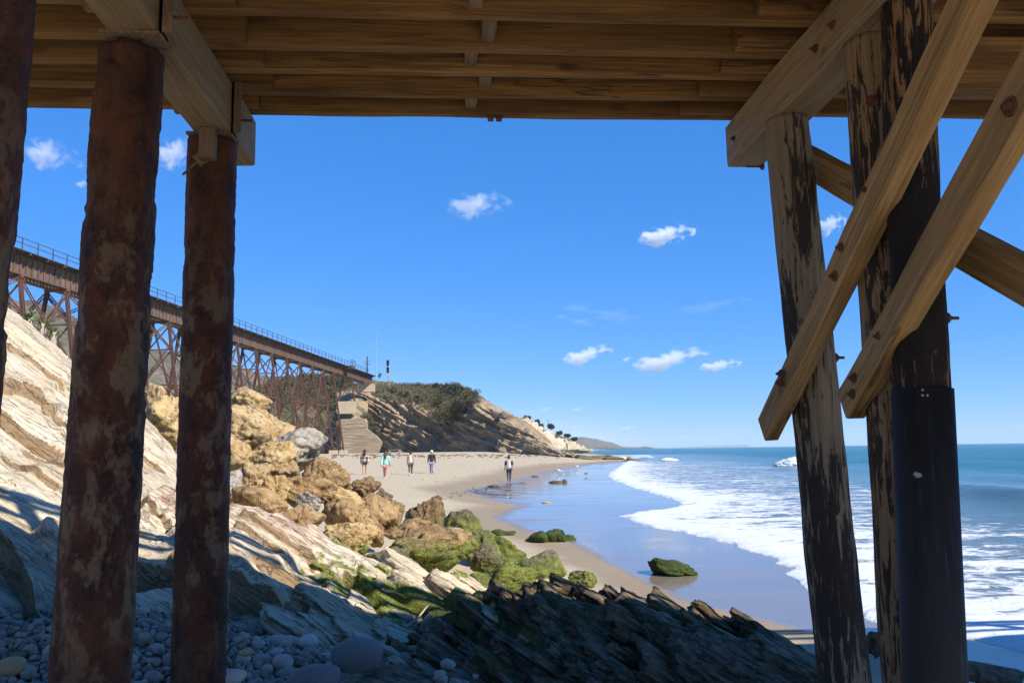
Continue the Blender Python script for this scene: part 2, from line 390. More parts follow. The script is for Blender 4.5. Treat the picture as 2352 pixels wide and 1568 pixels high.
# bedded rock of the slab and the outcrop
def strata_mat(name, dipx=0.573):
    k = NT(name); P = k.geo.outputs['Position']
    Q = k.mapc(P, (1, 1, 1), (0, -dipx, 0))
    Qm = k.n('ShaderNodeMapping'); 
    a = k.noise(k.mapc(Q, (0.7, 3.2, 9.0)), 1.0, 7, 0.65, 0.5)
    b = k.noise(k.mapc(Q, (2.2, 9, 26.0)), 1.0, 7, 0.65, 0.4)
    c = k.noise(P, 1.1, 5, 0.55); d = k.noise(P, 38, 5, 0.65)
    pale = k.mix(k.ramp(a, [(0.36, 0), (0.62, 1)]), (0.42, 0.325, 0.21), (0.66, 0.565, 0.42))
    pale = k.mix(k.math('MULTIPLY', k.ramp(b, [(0.36, 1), (0.48, 0)]), 0.38), pale, (0.24, 0.17, 0.10))
    pale = k.mix(k.math('MULTIPLY', k.ramp(c, [(0.45, 0), (0.62, 1)]), 0.45), pale, (0.56, 0.44, 0.27))
    ck = k.ramp(k.noise(k.mapc(Q, (0.45, 4.5, 5.0)), 1.0, 4, 0.6, 0.7), [(0.482, 0), (0.497, 1), (0.503, 1), (0.518, 0)])
    ck2 = k.ramp(k.noise(k.mapc(Q, (0.9, 12.0, 12.0)), 1.0, 4, 0.6, 0.5), [(0.47, 0), (0.495, 1), (0.505, 1), (0.53, 0)])
    ckm = k.math('MAXIMUM', k.math('MULTIPLY', ck, 0.85), k.math('MULTIPLY', ck2, 0.32))
    red = k.mix(k.ramp(b, [(0.40, 0), (0.60, 1)]), (0.27, 0.15, 0.105), (0.58, 0.46, 0.33))
    col = k.mix(k.ramp(k.math('ADD', k.attr('red'), k.math('MULTIPLY', k.math('SUBTRACT', c, 0.5), 1.2)), [(0.4, 0), (0.62, 1)]), pale, red)
    grey = k.mix(k.ramp(a, [(0.36, 0), (0.62, 1)]), (0.31, 0.245, 0.18), (0.60, 0.49, 0.365))  # shaded version of the pale beds, the pier's shade mixed into the colour
    grey = k.mix(k.math('MULTIPLY', k.ramp(b, [(0.36, 1), (0.48, 0)]), 0.7), grey, (0.07, 0.065, 0.06))
    col = k.mix(k.ramp(k.math('ADD', k.attr('grey'), k.math('MULTIPLY', k.math('SUBTRACT', c, 0.5), 1.0)), [(0.38, 0), (0.62, 1)]), col, grey)
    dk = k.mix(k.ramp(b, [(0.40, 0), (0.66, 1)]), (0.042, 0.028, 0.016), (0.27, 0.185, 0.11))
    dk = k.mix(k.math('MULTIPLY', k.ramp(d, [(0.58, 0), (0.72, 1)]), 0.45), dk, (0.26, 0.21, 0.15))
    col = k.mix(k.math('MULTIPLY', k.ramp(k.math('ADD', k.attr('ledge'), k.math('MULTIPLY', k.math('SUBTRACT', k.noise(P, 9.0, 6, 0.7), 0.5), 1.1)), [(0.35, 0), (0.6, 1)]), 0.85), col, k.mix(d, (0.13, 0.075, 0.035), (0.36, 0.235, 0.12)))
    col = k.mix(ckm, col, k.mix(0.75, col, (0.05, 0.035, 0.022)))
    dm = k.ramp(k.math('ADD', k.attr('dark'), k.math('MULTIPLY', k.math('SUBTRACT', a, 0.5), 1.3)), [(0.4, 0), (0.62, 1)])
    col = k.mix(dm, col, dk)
    mm = k.ramp(k.math('ADD', k.attr('moss'), k.math('MULTIPLY', k.math('SUBTRACT', k.noise(P, 4.5, 7, 0.65), 0.5), 2.0)), [(0.47, 0), (0.66, 1)])
    mcol = k.mix(k.ramp(d, [(0.35, 0), (0.65, 1)]), (0.060, 0.075, 0.014), (0.25, 0.26, 0.05))
    mcol = k.mix(k.attr('dark'), mcol, k.mix(d, (0.030, 0.032, 0.009), (0.085, 0.085, 0.028)))
    col = k.mix(mm, col, mcol)
    k.set(col=col, rough=k.ramp(dm, [(0, 0.85), (1, 0.75)]), spec=0.15); k.bump(d, 0.45, 0.01, k.bump(k.math('SUBTRACT', b, k.math('MULTIPLY', ckm, 0.5)), 0.9, 0.04)); return k.m
MT['strata'] = strata_mat('bedded shale')

k = NT('cobble stone'); P = k.tc.outputs['Object']; rn = k.rand()
n = k.noise(P, 3.0, 6); n2 = k.noise(P, 26, 4)
base = k.ramp(rn, [(0.0, (0.17, 0.142, 0.122)), (0.3, (0.31, 0.258, 0.218)), (0.55, (0.42, 0.345, 0.285)), (0.78, (0.52, 0.425, 0.33)), (0.9, (0.46, 0.35, 0.23)), (1.0, (0.50, 0.47, 0.43))])
k.set(col=k.mix(k.math('MULTIPLY', k.ramp(n2, [(0.55, 0), (0.72, 1)]), 0.3), k.mix(n, base, k.mix(0.45, base, (0.06, 0.06, 0.065))), (0.4, 0.38, 0.35)), rough=0.6, spec=0.35)
k.bump(n2, 0.15, 0.02); MT['cobble'] = k.m
k = NT('small shingle'); P = k.geo.outputs['Position']; rn = k.vor(P, 9.0)
wn = k.n('ShaderNodeTexWhiteNoise'); wn.noise_dimensions = '1D'; k.l(k.attr('rid'), wn.inputs['W'])
k.set(col=k.ramp(wn.outputs[0], [(0.0, (0.13, 0.11, 0.095)), (0.4, (0.24, 0.205, 0.175)), (0.75, (0.34, 0.29, 0.24)), (1.0, (0.38, 0.33, 0.27))]), rough=0.65)
MT['shingle'] = k.m

# sand, dry to mirror wet
k = NT('beach sand'); P = k.geo.outputs['Position']
w = k.attr('wet'); n = k.noise(P, 0.55, 6, 0.6, 0.4); n2 = k.noise(k.mapc(P, (0.12, 0.9, 1)), 1.0, 5, 0.6, 0.8); f = k.noise(P, 140, 3); g = k.noise(P, 4.0, 6, 0.65)
ww = k.math('ADD', w, k.math('MULTIPLY', k.math('SUBTRACT', n, 0.5), 0.30))
ww = k.math('ADD', ww, k.math('MULTIPLY', k.math('SUBTRACT', n2, 0.5), 0.36))
dry = k.mix(g, (0.40, 0.315, 0.20), (0.53, 0.435, 0.285)); dry = k.mix(k.math('MULTIPLY', k.ramp(f, [(0.35, 1), (0.5, 0)]), 0.2), dry, (0.16, 0.12, 0.08))
damp = k.mix(n, (0.25, 0.185, 0.115), (0.34, 0.26, 0.165))
wet = k.mix(n2, (0.19, 0.155, 0.12), (0.26, 0.21, 0.16))
col = k.mix(k.ramp(ww, [(0.18, 0), (0.40, 1)]), dry, damp)
mir = k.ramp(ww, [(0.60, 0), (0.74, 1)])
col = k.mix(mir, col, wet)
k.set(col=col, rough=k.mix(mir, 0.75, k.ramp(n2, [(0.32, 0.02), (0.55, 0.10), (0.72, 0.30)])), spec=k.mix(mir, 0.25, 0.55))
bh = k.math('MULTIPLY', k.math('ADD', k.math('MULTIPLY', g, 0.7), k.math('MULTIPLY', f, 0.05)), k.math('SUBTRACT', 1.0, k.math('MULTIPLY', mir, 0.97)))
k.bump(bh, 0.5, 0.05); MT['sand'] = k.m

# sea water with the foam that floats on it
k = NT('sea water'); P = k.geo.outputs['Position']
fo = k.attr('foam'); ofs = k.attr('off')
w1 = k.noise(k.mapc(P, (0.55, 1.0, 1), (0, 0, R(-14))), 1.0, 8, 0.62, 0.7); w2 = k.noise(k.mapc(P, (2.2, 3.6, 1), (0, 0, R(-14))), 1.0, 6, 0.6, 0.5)
# torn lace of foam
wr = k.n('ShaderNodeVectorMath'); wr.operation = 'MULTIPLY_ADD'; wr.inputs[1].default_value = (1, 1, 1)
nz = k.n('ShaderNodeTexNoise'); nz.inputs['Scale'].default_value = 0.9; nz.inputs['Detail'].default_value = 6; k.l(P, nz.inputs['Vector'])
sc = k.n('ShaderNodeVectorMath'); sc.operation = 'SCALE'; sc.inputs['Scale'].default_value = 1.5; k.l(nz.outputs['Color'], sc.inputs[0])
k.l(P, wr.inputs[0]); k.l(sc.outputs[0], wr.inputs[2])
v1 = k.vor(k.mapc(wr.outputs[0], (0.75, 1.15, 0.2)), 1.0, 'DISTANCE_TO_EDGE'); v2 = k.vor(k.mapc(wr.outputs[0], (2.6, 4.0, 0.2)), 1.0, 'DISTANCE_TO_EDGE')
st = k.noise(k.mapc(P, (0.16, 0.75, 1), (0, 0, R(-12))), 1.0, 7, 0.65, 0.8)
lace = k.math('SUBTRACT', 1.0, k.math('MULTIPLY', k.math('MULTIPLY', v1, 1.7), 1.0), clamp=True)
lace2 = k.math('SUBTRACT', 1.0, k.math('MULTIPLY', v2, 2.2), clamp=True)
ff = k.math('ADD', k.math('ADD', k.math('MULTIPLY', lace, 0.34), k.math('MULTIPLY', lace2, 0.20)), k.math('MULTIPLY', k.math('SUBTRACT', st, 0.5), 1.1))
ff = k.math('ADD', ff, k.math('MULTIPLY', k.math('SUBTRACT', w2, 0.5), 0.5))
ff = k.math('ADD', ff, k.math('MULTIPLY_ADD', fo, 1.05, -0.73))
fm = k.math('MULTIPLY', k.ramp(ff, [(0.36, 0), (0.52, 1)]), k.ramp(fo, [(0.02, 0), (0.10, 1)]))
deep = k.mix(k.ramp(w1, [(0.35, 0), (0.65, 1)]), (0.009, 0.085, 0.088), (0.022, 0.150, 0.142))
shal = k.mix(w1, (0.085, 0.12, 0.13), (0.15, 0.17, 0.165))
wc = k.mix(k.ramp(ofs, [(0.03, 0), (0.55, 1)]), shal, deep)
fcol = k.mix(w2, (0.52, 0.55, 0.60), (0.74, 0.74, 0.74))
k.set(col=k.mix(fm, wc, fcol), rough=k.mix(fm, k.ramp(ofs, [(0.05, 0.10), (0.6, 0.24)]), 0.8), spec=k.mix(fm, 0.38, 0.1)); k.b.inputs['IOR'].default_value = 1.333
hh = k.math('ADD', k.math('MULTIPLY', w1, 0.6), k.math('ADD', k.math('MULTIPLY', w2, 0.22), k.math('MULTIPLY', fm, 0.10)))
k.bump(hh, 0.75, 0.28); MT['sea'] = k.m
k = NT('sea foam'); P = k.geo.outputs['Position']; n = k.noise(P, 3.5, 8, 0.7)
k.set(col=k.mix(n, (0.52, 0.56, 0.60), (0.74, 0.74, 0.74)), rough=0.85); k.bump(n, 0.9, 0.15); MT['foam'] = k.m

def cliff_mat(name, c0, c1, c2, dip, scale, veg=None):
    k = NT(name); P = k.geo.outputs['Position']; Q = k.mapc(P, (1, 1, 1), (0, -dip, 0))
    a = k.noise(k.mapc(Q, (0.05*scale, 0.05*scale, 0.75*scale)), 1.0, 8, 0.68, 0.5); b = k.noise(P, 0.16*scale, 7, 0.6); c = k.noise(P, 1.3*scale, 6, 0.65)
    col = k.mix(k.ramp(a, [(0.36, 0), (0.62, 1)]), c0, c1)
    col = k.mix(k.math('MULTIPLY', k.ramp(b, [(0.42, 0), (0.64, 1)]), 0.7), col, c2)
    col = k.mix(k.math('MULTIPLY', k.ramp(c, [(0.34, 1), (0.48, 0)]), 0.55), col, tuple(x*0.4 for x in c0))
    if veg is not None:
        vm = k.ramp(k.math('ADD', k.attr('veg'), k.math('MULTIPLY', k.math('SUBTRACT', b, 0.5), 1.6)), [(0.42, 0), (0.58, 1)])
        col = k.mix(vm, col, k.mix(k.ramp(c, [(0.35, 0), (0.65, 1)]), veg, tuple(x*2.3 for x in veg)))
    k.set(col=col, rough=0.92, spec=0.15); k.bump(c, 0.6, 0.35/scale, k.bump(a, 0.8, 0.9/scale)); return k.m
MT['cliff'] = cliff_mat('headland shale', (0.17, 0.12, 0.075), (0.35, 0.255, 0.16), (0.47, 0.365, 0.235), 0.54, 1.0, (0.085, 0.075, 0.04))
MT['pale'] = cliff_mat('pale sea cliff', (0.42, 0.33, 0.22), (0.60, 0.51, 0.37), (0.52, 0.42, 0.29), 0.5, 0.6, (0.07, 0.062, 0.034))
MT['mount'] = cliff_mat('chaparral mountain', (0.10, 0.085, 0.062), (0.17, 0.14, 0.10), (0.40, 0.27, 0.19), 0.3, 0.1, (0.06, 0.056, 0.036))
MT['bank'] = cliff_mat('creek bank', (0.10, 0.075, 0.05), (0.17, 0.125, 0.08), (0.12, 0.10, 0.06), 0.4, 0.7, (0.05, 0.055, 0.025))
MT['farhill'] = cliff_mat('far grass hill', (0.13, 0.105, 0.075), (0.21, 0.16, 0.11), (0.09, 0.085, 0.06), 0.2, 0.02, (0.055, 0.055, 0.04))

def leaf_mat(name, a, b, c):
    k = NT(name); P = k.geo.outputs['Position']; n = k.noise(P, 0.8, 4); r = k.noise(P, 14, 2)
    k.set(col=k.mix(k.ramp(r, [(0.3, 0), (0.7, 1)]), k.mix(k.ramp(n, [(0.38, 0), (0.62, 1)]), a, b), c), rough=0.75, spec=0.2)
    return k.m
MT['scrub'] = leaf_mat('dry coastal scrub', (0.17, 0.14, 0.085), (0.26, 0.21, 0.13), (0.12, 0.125, 0.06))
MT['shrub'] = leaf_mat('green shrub leaves', (0.070, 0.078, 0.034), (0.11, 0.115, 0.052), (0.15, 0.13, 0.075))
MT['palm'] = leaf_mat('yucca leaves', (0.06, 0.12, 0.025), (0.13, 0.19, 0.05), (0.22, 0.24, 0.08))
MT['drygrass'] = leaf_mat('dry grass', (0.36, 0.30, 0.13), (0.46, 0.38, 0.19), (0.24, 0.24, 0.09))
MT['kelp'] = flat('kelp', (0.085, 0.06, 0.02), 0.5, 0.5, 3.0)
MT['drift'] = flat('bleached driftwood', (0.42, 0.34, 0.25), 0.85, 0.3, 6.0)
# ================================================================ shore line, beach, sea
def hz(u): return 1034.0 - 0.0145*(u-1176)
WL = [(1452, 1045.0), (1440, 1060), (1402, 1086), (1398, 1092), (1432, 1110), (1492, 1130), (1556, 1149), (1572, 1157), (1556, 1165),
      (1470, 1176), (1428, 1185), (1452, 1197), (1500, 1209), (1572, 1222), (1640, 1238), (1708, 1259), (1776, 1281), (1786, 1293), (1818, 1306), (1806, 1320),
      (1830, 1336), (1862, 1366), (1900, 1392), (1990, 1424), (2040, 1434), (2140, 1452), (2240, 1471), (2352, 1496)]
WLP = [PZ(u, v, 0.0)[:2] for u, v in WL]
far = [PZ(1440, 1041.0, 0)[:2]+0, np.array((25.0, 330.0)), np.array((45.0, 480.0)), np.array((60, 620.0)), np.array((230.0, 1500.0)), np.array((700, 4000.0)), np.array((1500, 7000.0)), np.array((6000.0, 26000)), np.array((40000.0, 80000.0))]
near = [np.array((9.0, 7.0)), np.array((10.0, 3.0)), np.array((11.0, -8.0)), np.array((14.0, -60.0)), np.array((30, -400.0))]
WLP = far[::-1][:-1] + WLP + near
WLP = np.array(WLP)
def seg_dist(X, Y, L):
    D = np.full(X.shape, 1e12)
    for a, b in zip(L[:-1], L[1:]):
        e = b-a; t = np.clip(((X-a[0])*e[0]+(Y-a[1])*e[1])/(e@e), 0, 1)
        D = np.minimum(D, (X-a[0]-t*e[0])**2+(Y-a[1]-t*e[1])**2)
    return np.sqrt(D)
def inside(X, Y, L):
    c = np.zeros(X.shape, bool); n = len(L)
    for i in range(n):
        a, b = L[i], L[(i+1) % n]
        k = (a[1] > Y) != (b[1] > Y)
        with np.errstate(divide='ignore', invalid='ignore'):
            c ^= k & (X < (b[0]-a[0])*(Y-a[1])/(b[1]-a[1])+a[0])
    return c
SEAPOLY = np.vstack([WLP, [(90000, -400.0)], [(90000, 80000.0)]])
def shore(X, Y):                     # metres from the water's edge, + on the land
    D = seg_dist(X, Y, WLP)
    return np.where(inside(X, Y, SEAPOLY), -D, D)
def beach_z(s):
    z = np.where(s < 6, 0.008*s, 0.048+0.07*(s-6))
    z = np.where(s < 0, 0.05*s, z)
    hi = 2.12
    z = np.where(z > hi-0.4, hi-0.4+0.4*np.tanh((z-hi+0.4)/0.4), z)
    return np.maximum(z, -2.5)
def polar(us, ys):
    """a sheet in rings round the viewpoint: fine near, coarse far"""
    az = np.arctan((np.asarray(us)-CU)/FPX)+YAW
    A, Rr = np.meshgrid(az, ys)
    return Rr*np.sin(A), Rr*np.cos(A)
az_fine = np.linspace(-34, 42, 700)
az = np.radians(np.concatenate([np.linspace(-180, -36, 40), az_fine, np.linspace(44, 180, 40)]))
rr = np.concatenate([[0.3, 1, 2, 3, 4], np.geomspace(5, 60, 300), np.geomspace(61, 420, 160)[0:], [600, 1000, 2000, 5000, 12000]])
A, Rr = np.meshgrid(az, rr); X, Y = (Rr*np.sin(A)).ravel(), (Rr*np.cos(A)).ravel()
s = shore(X, Y)
Zb = beach_z(s)
P = np.stack([X, Y, Zb], 1)
dryf = sstep(5, 9, s)
Zb = Zb + dryf*(0.035*fbm(P*np.array((0.35, 0.35, 0)), 4) + 0.012*fbm(P*np.array((2.2, 2.2, 0)), 3)) + (1-dryf)*0.004*fbm(P*np.array((0.5, 0.5, 0)), 2)
WETL = [(1446, 1057), (1340, 1067), (1270, 1078), (1190, 1100), (1120, 1121), (1056, 1139), (1090, 1153), (1190, 1163), (1150, 1172), (1125, 1188), (1165, 1204), (1190, 1218), (1300, 1245),
        (1352, 1276), (1420, 1308), (1478, 1344), (1560, 1380), (1700, 1414), (1860, 1450), (2010, 1490)]
WETP = np.array([PZ(u, v, 0.03)[:2] for u, v in WETL] + [np.array((5.0, 6.6)), np.array((6.5, 0.0)), np.array((7, -60.0))])
WETPOLY = np.vstack([WETP, [(60, -60.0)], [(60, 200.0)]])
wd = seg_dist(X, Y, WETP); wd = np.where(inside(X, Y, WETPOLY), wd, -wd)
wscale = np.clip(Rr.ravel()*0.035, 0.35, 3.0)
wet = np.clip(0.62 + 0.25*wd/wscale, 0, 1)
damp = np.clip(0.42-np.clip(-wd-0.2, 0, 99)/np.clip(Rr.ravel()*0.24, 1.6, 9), 0, 0.5)
wet = np.where(wd < 0, np.maximum(np.minimum(wet, 0.55), damp), wet)
V = np.stack([X, Y, Zb], 1)
beach = obj_np('beach', V, grid_faces(len(rr), len(az)), MT['sand'], attrs={'wet': wet}); beach['kind'] = 'structure'

# ---- the sea
az = np.radians(np.concatenate([np.linspace(-30, 8, 30)[:-1], np.linspace(8, 41, 620), np.linspace(41.5, 140, 40)]))
rr = np.concatenate([np.geomspace(5, 20, 560), np.geomspace(20.1, 60, 220), np.geomspace(60.4, 420, 330), np.geomspace(430, 90000, 120)])
A, Rr = np.meshgrid(az, rr); X, Y = (Rr*np.sin(A)).ravel(), (Rr*np.cos(A)).ravel(); Rf = Rr.ravel()
P2 = np.stack([X, Y, X*0], 1)
wob = 0.16*fbm(P2*1.3, 3)*np.clip(Rf*0.05, 0.5, 3)
s = shore(X, Y) + np.where(Rf < 150, wob, 0)
off = np.maximum(-s, 0)
lip = 0.055*(1-np.exp(-off/0.16))
amp = sstep(2, 40, off)
dirn = math.radians(12)
c, sn = math.cos(dirn), math.sin(dirn)
xx = X*c-Y*sn
warp = 6*fbm(P2*0.02, 3)
damp_far = 1/(1+(Rf/500)**2)
sw = 0.20*amp*np.sin((xx+warp)*2*math.pi/17.0)*damp_far + 0.10*amp*fbm(P2*np.array((0.16, 0.07, 0)), 4)*damp_far
small = 0.035*sstep(0.3, 4, off)*fbm(P2*np.array((0.9, 0.55, 0)), 4)*np.exp(-Rf/90)
# the swell that stands up off the right of the view
cp = PZ(2300, 1128, 0.3)
cx0 = cp[0] + (Y-cp[1])*0.20 + 1.2*fbm(P2*0.05, 2)
q = X-cx0
cen = np.exp(-((Y-cp[1]+2)/14.0)**2)
swell = 0.55*cen*np.exp(-np.where(q < 0, (q/1.3)**2, (q/4.2)**2))
Z = np.where(s > 0, beach_z(s)-0.02-0.25*np.minimum(s, 4), lip + sw + small + swell)
xo = 11.5+0.275*Y + 3.0*fbm(P2*0.06, 4)
foam = np.clip(0.5+(xo-X)/np.clip(4.0+0.02*Rf, 4, 9), 0, 1)
foam = foam*sstep(230, 120, Y) 
edge = np.exp(-off/0.5)
foam = np.clip(foam*(0.60+0.40*np.exp(-off/3.5)) + 0.5*edge*(Rf < 200), 0, 1)
foam = foam*np.where(off > 0.0, 1, 0.9)
foam = np.where((s > -6) & (Rf > 200) & (Rf < 700), 0.75, foam)
V = np.stack([X, Y, Z], 1)
F = grid_faces(len(rr), len(az))
keep = (s[F] < 1.2+0.03*Rf[F]).any(1)
F = F[keep]; used = np.unique(F); re = np.full(len(V), -1); re[used] = np.arange(len(used))
sea = obj_np('sea', V[used], re[F], MT['sea'], attrs={'foam': foam[used], 'off': np.clip(off[used]/60, 0, 1)}); sea['kind'] = 'structure'

def beach_at(x, y):
    return float(beach_z(shore(np.array([x], float), np.array([y], float)))[0])
def hit_beach(u, v):
    d = ray(u, v); t = np.geomspace(3, 300, 1500); P_ = EYE+d*t[:, None]
    k = P_[:, 2] < np.minimum(2.2, beach_z(shore(P_[:, 0], P_[:, 1])))
    return P_[np.argmax(k)] if k.any() else P_[-1]

# ================================================================ ruled land forms
def ruled(name, rows, us, steps, mat, disp, attrs=None, extra=None):
    """rows: list of ([(u, v)...], [(u, d)...]); the surface is drawn through them from the lowest row up"""
    us = np.asarray(us, float); L = []
    for pv, pd in rows:
        v = np.interp(us, [a for a, _ in pv], [b for _, b in pv]); d = np.interp(us, [a for a, _ in pd], [b for _, b in pd])
        L.append(np.array([PD(a, b, c) for a, b, c in zip(us, v, d)]))
    if extra is not None: L = extra(L)
    out, tt = [], []
    for i, n in enumerate(steps):
        for k in range(n):
            f = k/n; out.append(L[i]*(1-f)+L[i+1]*f); tt.append(i+f)
    out.append(L[-1]); tt.append(len(L)-1.0)
    G = np.array(out); nr, nc = G.shape[:2]
    du = np.gradient(G, axis=1); dv = np.gradient(G, axis=0)
    N = np.cross(du, dv); N /= (np.linalg.norm(N, axis=2)[..., None]+1e-9)
    T = np.repeat(np.array(tt)[:, None], nc, 1)
    P = G.reshape(-1, 3); Nn = N.reshape(-1, 3)
    P2 = P + Nn*disp(P, T.ravel())[:, None]
    at = attrs(P2, T.ravel()) if attrs else None
    o = obj_np(name, P2, grid_faces(nr, nc), mat, attrs=at)
    return o, P2.reshape(nr, nc, 3), N, T

# ---- headland
DB = [(690, 262), (770, 252), (870, 245), (1000, 232), (1100, 217), (1200, 200), (1330, 182)]
def dd(a): return [(u, d+a) for u, d in DB]
def head_disp(P, T):
    q = P[:, 2]+0.60*P[:, 0]
    st = np.stack([q*0.34+0.5*fbm(P*0.05+5, 3), P[:, 1]*0.05, P[:, 0]*0.05], 1)
    led = ridged(st, 4)
    big = fbm(P*0.06, 4); sm = fbm(P*0.45, 4)
    face = 1-sstep(1.0, 1.25, T)
    right = sstep(14, 24, P[:, 0])
    gul = -2.2*np.exp(-((P[:, 0]-9.5)/2.2)**2)*face + 2.0*np.exp(-((P[:, 0]-12.5)/2.0)**2)*face*sstep(14, 4, P[:, 2])
    return face*(1.5*led+1.5*big+0.8*sm+gul)*(1-0.35*right) + (1-face)*(0.25*big+0.18*sm) - 0.4
def head_attr(P, T):
    right = sstep(4.5, 8, P[:, 0])
    veg = 0.9*sstep(0.97, 1.12, T)*(1-right)
    u, v = proj(P)
    veg = np.maximum(veg, 0.75*np.exp(-((u-1045)/50)**2-((v-945)/30)**2))
    return {'veg': np.clip(veg, 0, 1)}
base = [(690, 1043), (780, 1043), (870, 1045), (1000, 1046), (1100, 1046), (1200, 1048), (1300, 1053), (1330, 1056)]
brow = [(690, 1030), (770, 1015), (800, 965), (830, 900), (900, 918), (960, 938), (1010, 962), (1050, 968), (1090, 930), (1130, 940), (1180, 971), (1230, 1004), (1270, 1029), (1305, 1048), (1330, 1055)]
sk = [(690, 1010), (770, 935), (800, 898), (830, 880), (850, 874), (900, 878), (960, 880), (1000, 882), (1050, 880), (1080, 893), (1120, 917), (1170, 944), (1210, 965), (1250, 996), (1290, 1033), (1312, 1049), (1330, 1054)]
def back(L):
    top = L[-1].copy(); b = top + np.array((0, 90.0, 0)); b[:, 2] = top[:, 2]-1.5
    return L+[b]
hd_up = [(u, d+a) for (u, d), a in zip(DB, (3, 4, 5, 6, 5, 4, 2))]
hd_sk = [(690, 275), (770, 272), (870, 270), (1000, 256), (1060, 240), (1120, 228), (1200, 216), (1290, 197), (1330, 190)]
o, HG, HN, HT = ruled('headland', [(base, DB), (brow, hd_up), (sk, hd_sk)], np.linspace(690, 1330, 420), (150, 60, 12), MT['cliff'], head_disp, head_attr, back)
o['kind'] = 'structure'

ruled('embankment', [([(755, 1043), (845, 1043)], [(755, 224), (845, 224)]), ([(755, 964), (830, 963), (845, 972)], [(755, 224), (845, 224)]), ([(755, 947), (822, 947), (845, 966)], [(755, 227), (845, 229)]), ([(755, 905), (805, 892), (845, 900)], [(755, 252), (845, 256)])],
      np.linspace(772, 845, 60), (6, 12, 30), MT['cliff'], lambda P, T: 0.35*fbm(P*0.5, 4)*sstep(1, 1.6, T), lambda P, T: {'veg': 0.45+0*T})[0]['kind'] = 'structure'

# ---- pale cliffs beyond the point
def pale_disp(P, T):
    g = ridged(np.stack([P[:, 0]*0.09+P[:, 1]*0.035, P[:, 1]*0.02, P[:, 2]*0.03], 1), 4)
    f = 1-sstep(1.0, 1.2, T)
    return f*(1.6*g+1.0*fbm(P*0.12, 4))*sstep(0, .25, T) + (1-f)*0.5*fbm(P*0.1, 4) - 1
def pale_attr(P, T): return {'veg': 0.9*sstep(0.95, 1.1, T)+0.25*sstep(0.6, 1, T)}
pb = [(1080, 1038), (1200, 1038.5), (1350, 1037), (1362, 1036.6)]
pm = [(1080, 950), (1160, 952), (1200, 962), (1230, 978), (1255, 990), (1275, 1003), (1300, 1012), (1325, 1022), (1345, 1031), (1362, 1036)]
pt = [(1080, 935), (1150, 940), (1165, 941), (1180, 950), (1205, 955), (1230, 967), (1250, 981), (1275, 991), (1300, 1002), (1325, 1016), (1345, 1029), (1362, 1035.8)]
dpb = [(1080, 300), (1200, 310), (1280, 360), (1330, 460), (1362, 620)]
o, PG, _, _ = ruled('sea_cliff', [(pb, dpb), (pm, [(u, d+14) for u, d in dpb]), (pt, [(u, d+45) for u, d in dpb])], np.linspace(1080, 1362, 240), (60, 20, 4), MT['pale'], pale_disp, pale_attr, back)
o['kind'] = 'structure'

# ---- mountain and creek bank behind the trestle
def mdisp(P, T): return 26*fbm(P*0.006, 5)*sstep(0, 0.35, T)*(1-0.65*sstep(0.8, 1, T)) + 7*ridged(P*0.02, 4)*sstep(0, .5, T)
def mattr(P, T): return {'veg': 0.60+0.3*fbm(P*0.008, 3)}
ms = [(-400, 690), (-40, 700), (20, 708), (70, 704), (90, 730), (110, 747), (142, 754), (180, 778), (240, 795), (327, 806), (358, 812), (395, 825), (440, 842), (500, 850), (527, 854), (560, 866), (600, 888), (650, 940), (720, 1030)]
mb = [(-400, 1030), (720, 1036)]
dm = [(-400, 760), (200, 900), (720, 1100)]
o, _, _, _ = ruled('mountain', [(mb, [(u, d-420) for u, d in dm]), (ms, dm)], np.linspace(-400, 720, 260), (120, 6), MT['mount'], mdisp, mattr, back)
o['kind'] = 'structure'
def cdisp(P, T): return (2.2*fbm(P*0.05, 5)+0.8*ridged(P*0.2, 3))*sstep(0, .2, T)
def cattr(P, T): return {'veg': 0.45+0.4*sstep(0.5, 0.9, T)}
cs = [(380, 985), (460, 960), (520, 925), (580, 897), (620, 880), (668, 868), (716, 866), (778, 871), (815, 884), (860, 900)]
o, BG, BN, BT = ruled('creek_bank', [([(380, 1041), (860, 1041)], [(380, 235), (700, 262), (860, 262)]), (cs, [(380, 262), (700, 285), (860, 276)])], np.linspace(380, 860, 220), (90, 8), MT['bank'], cdisp, cattr, back)
o['kind'] = 'structure'

# ---- the far coast
def fdisp(P, T): return 30*fbm(P*0.0022, 5)*sstep(0.1, 0.5, T)*(1-0.7*sstep(0.8, 1, T))
fs = [(1180, 1016), (1290, 1009), (1340, 1006.5), (1370, 1009), (1400, 1017), (1430, 1026.5), (1460, 1029.2), (1500, 1029.6)]
fb = [(1180, 1034.2), (1500, 1030.0)]
o, _, _, _ = ruled('coastal_hill', [(fb, [(1180, 3200), (1500, 3600)]), (fs, [(1180, 4200), (1500, 4300)])], np.linspace(1180, 1500, 200), (50, 4), MT['farhill'], fdisp, lambda P, T: {'veg': 0.35+0.5*fbm(P*0.003, 4)}, back)
o['kind'] = 'structure'
fs = [(1380, 1029), (1440, 1024.5), (1490, 1026), (1560, 1028), (1590, 1024.8), (1620, 1026), (1680, 1027.4), (1720, 1027)]
fb = [(1380, 1031.0), (1720, 1026.4)]
o, _, _, _ = ruled('far_mountains', [(fb, [(1380, 15500), (1720, 17000)]), (fs, [(1380, 18000), (1720, 19000)])], np.linspace(1380, 1720, 160), (24, 4), MT['farhill'], lambda P, T: 60*fbm(P*0.0006, 4)*sstep(.1, .5, T)*(1-.8*sstep(.8, 1, T)), lambda P, T: {'veg': T*0+0.5}, back)
o['kind'] = 'structure'
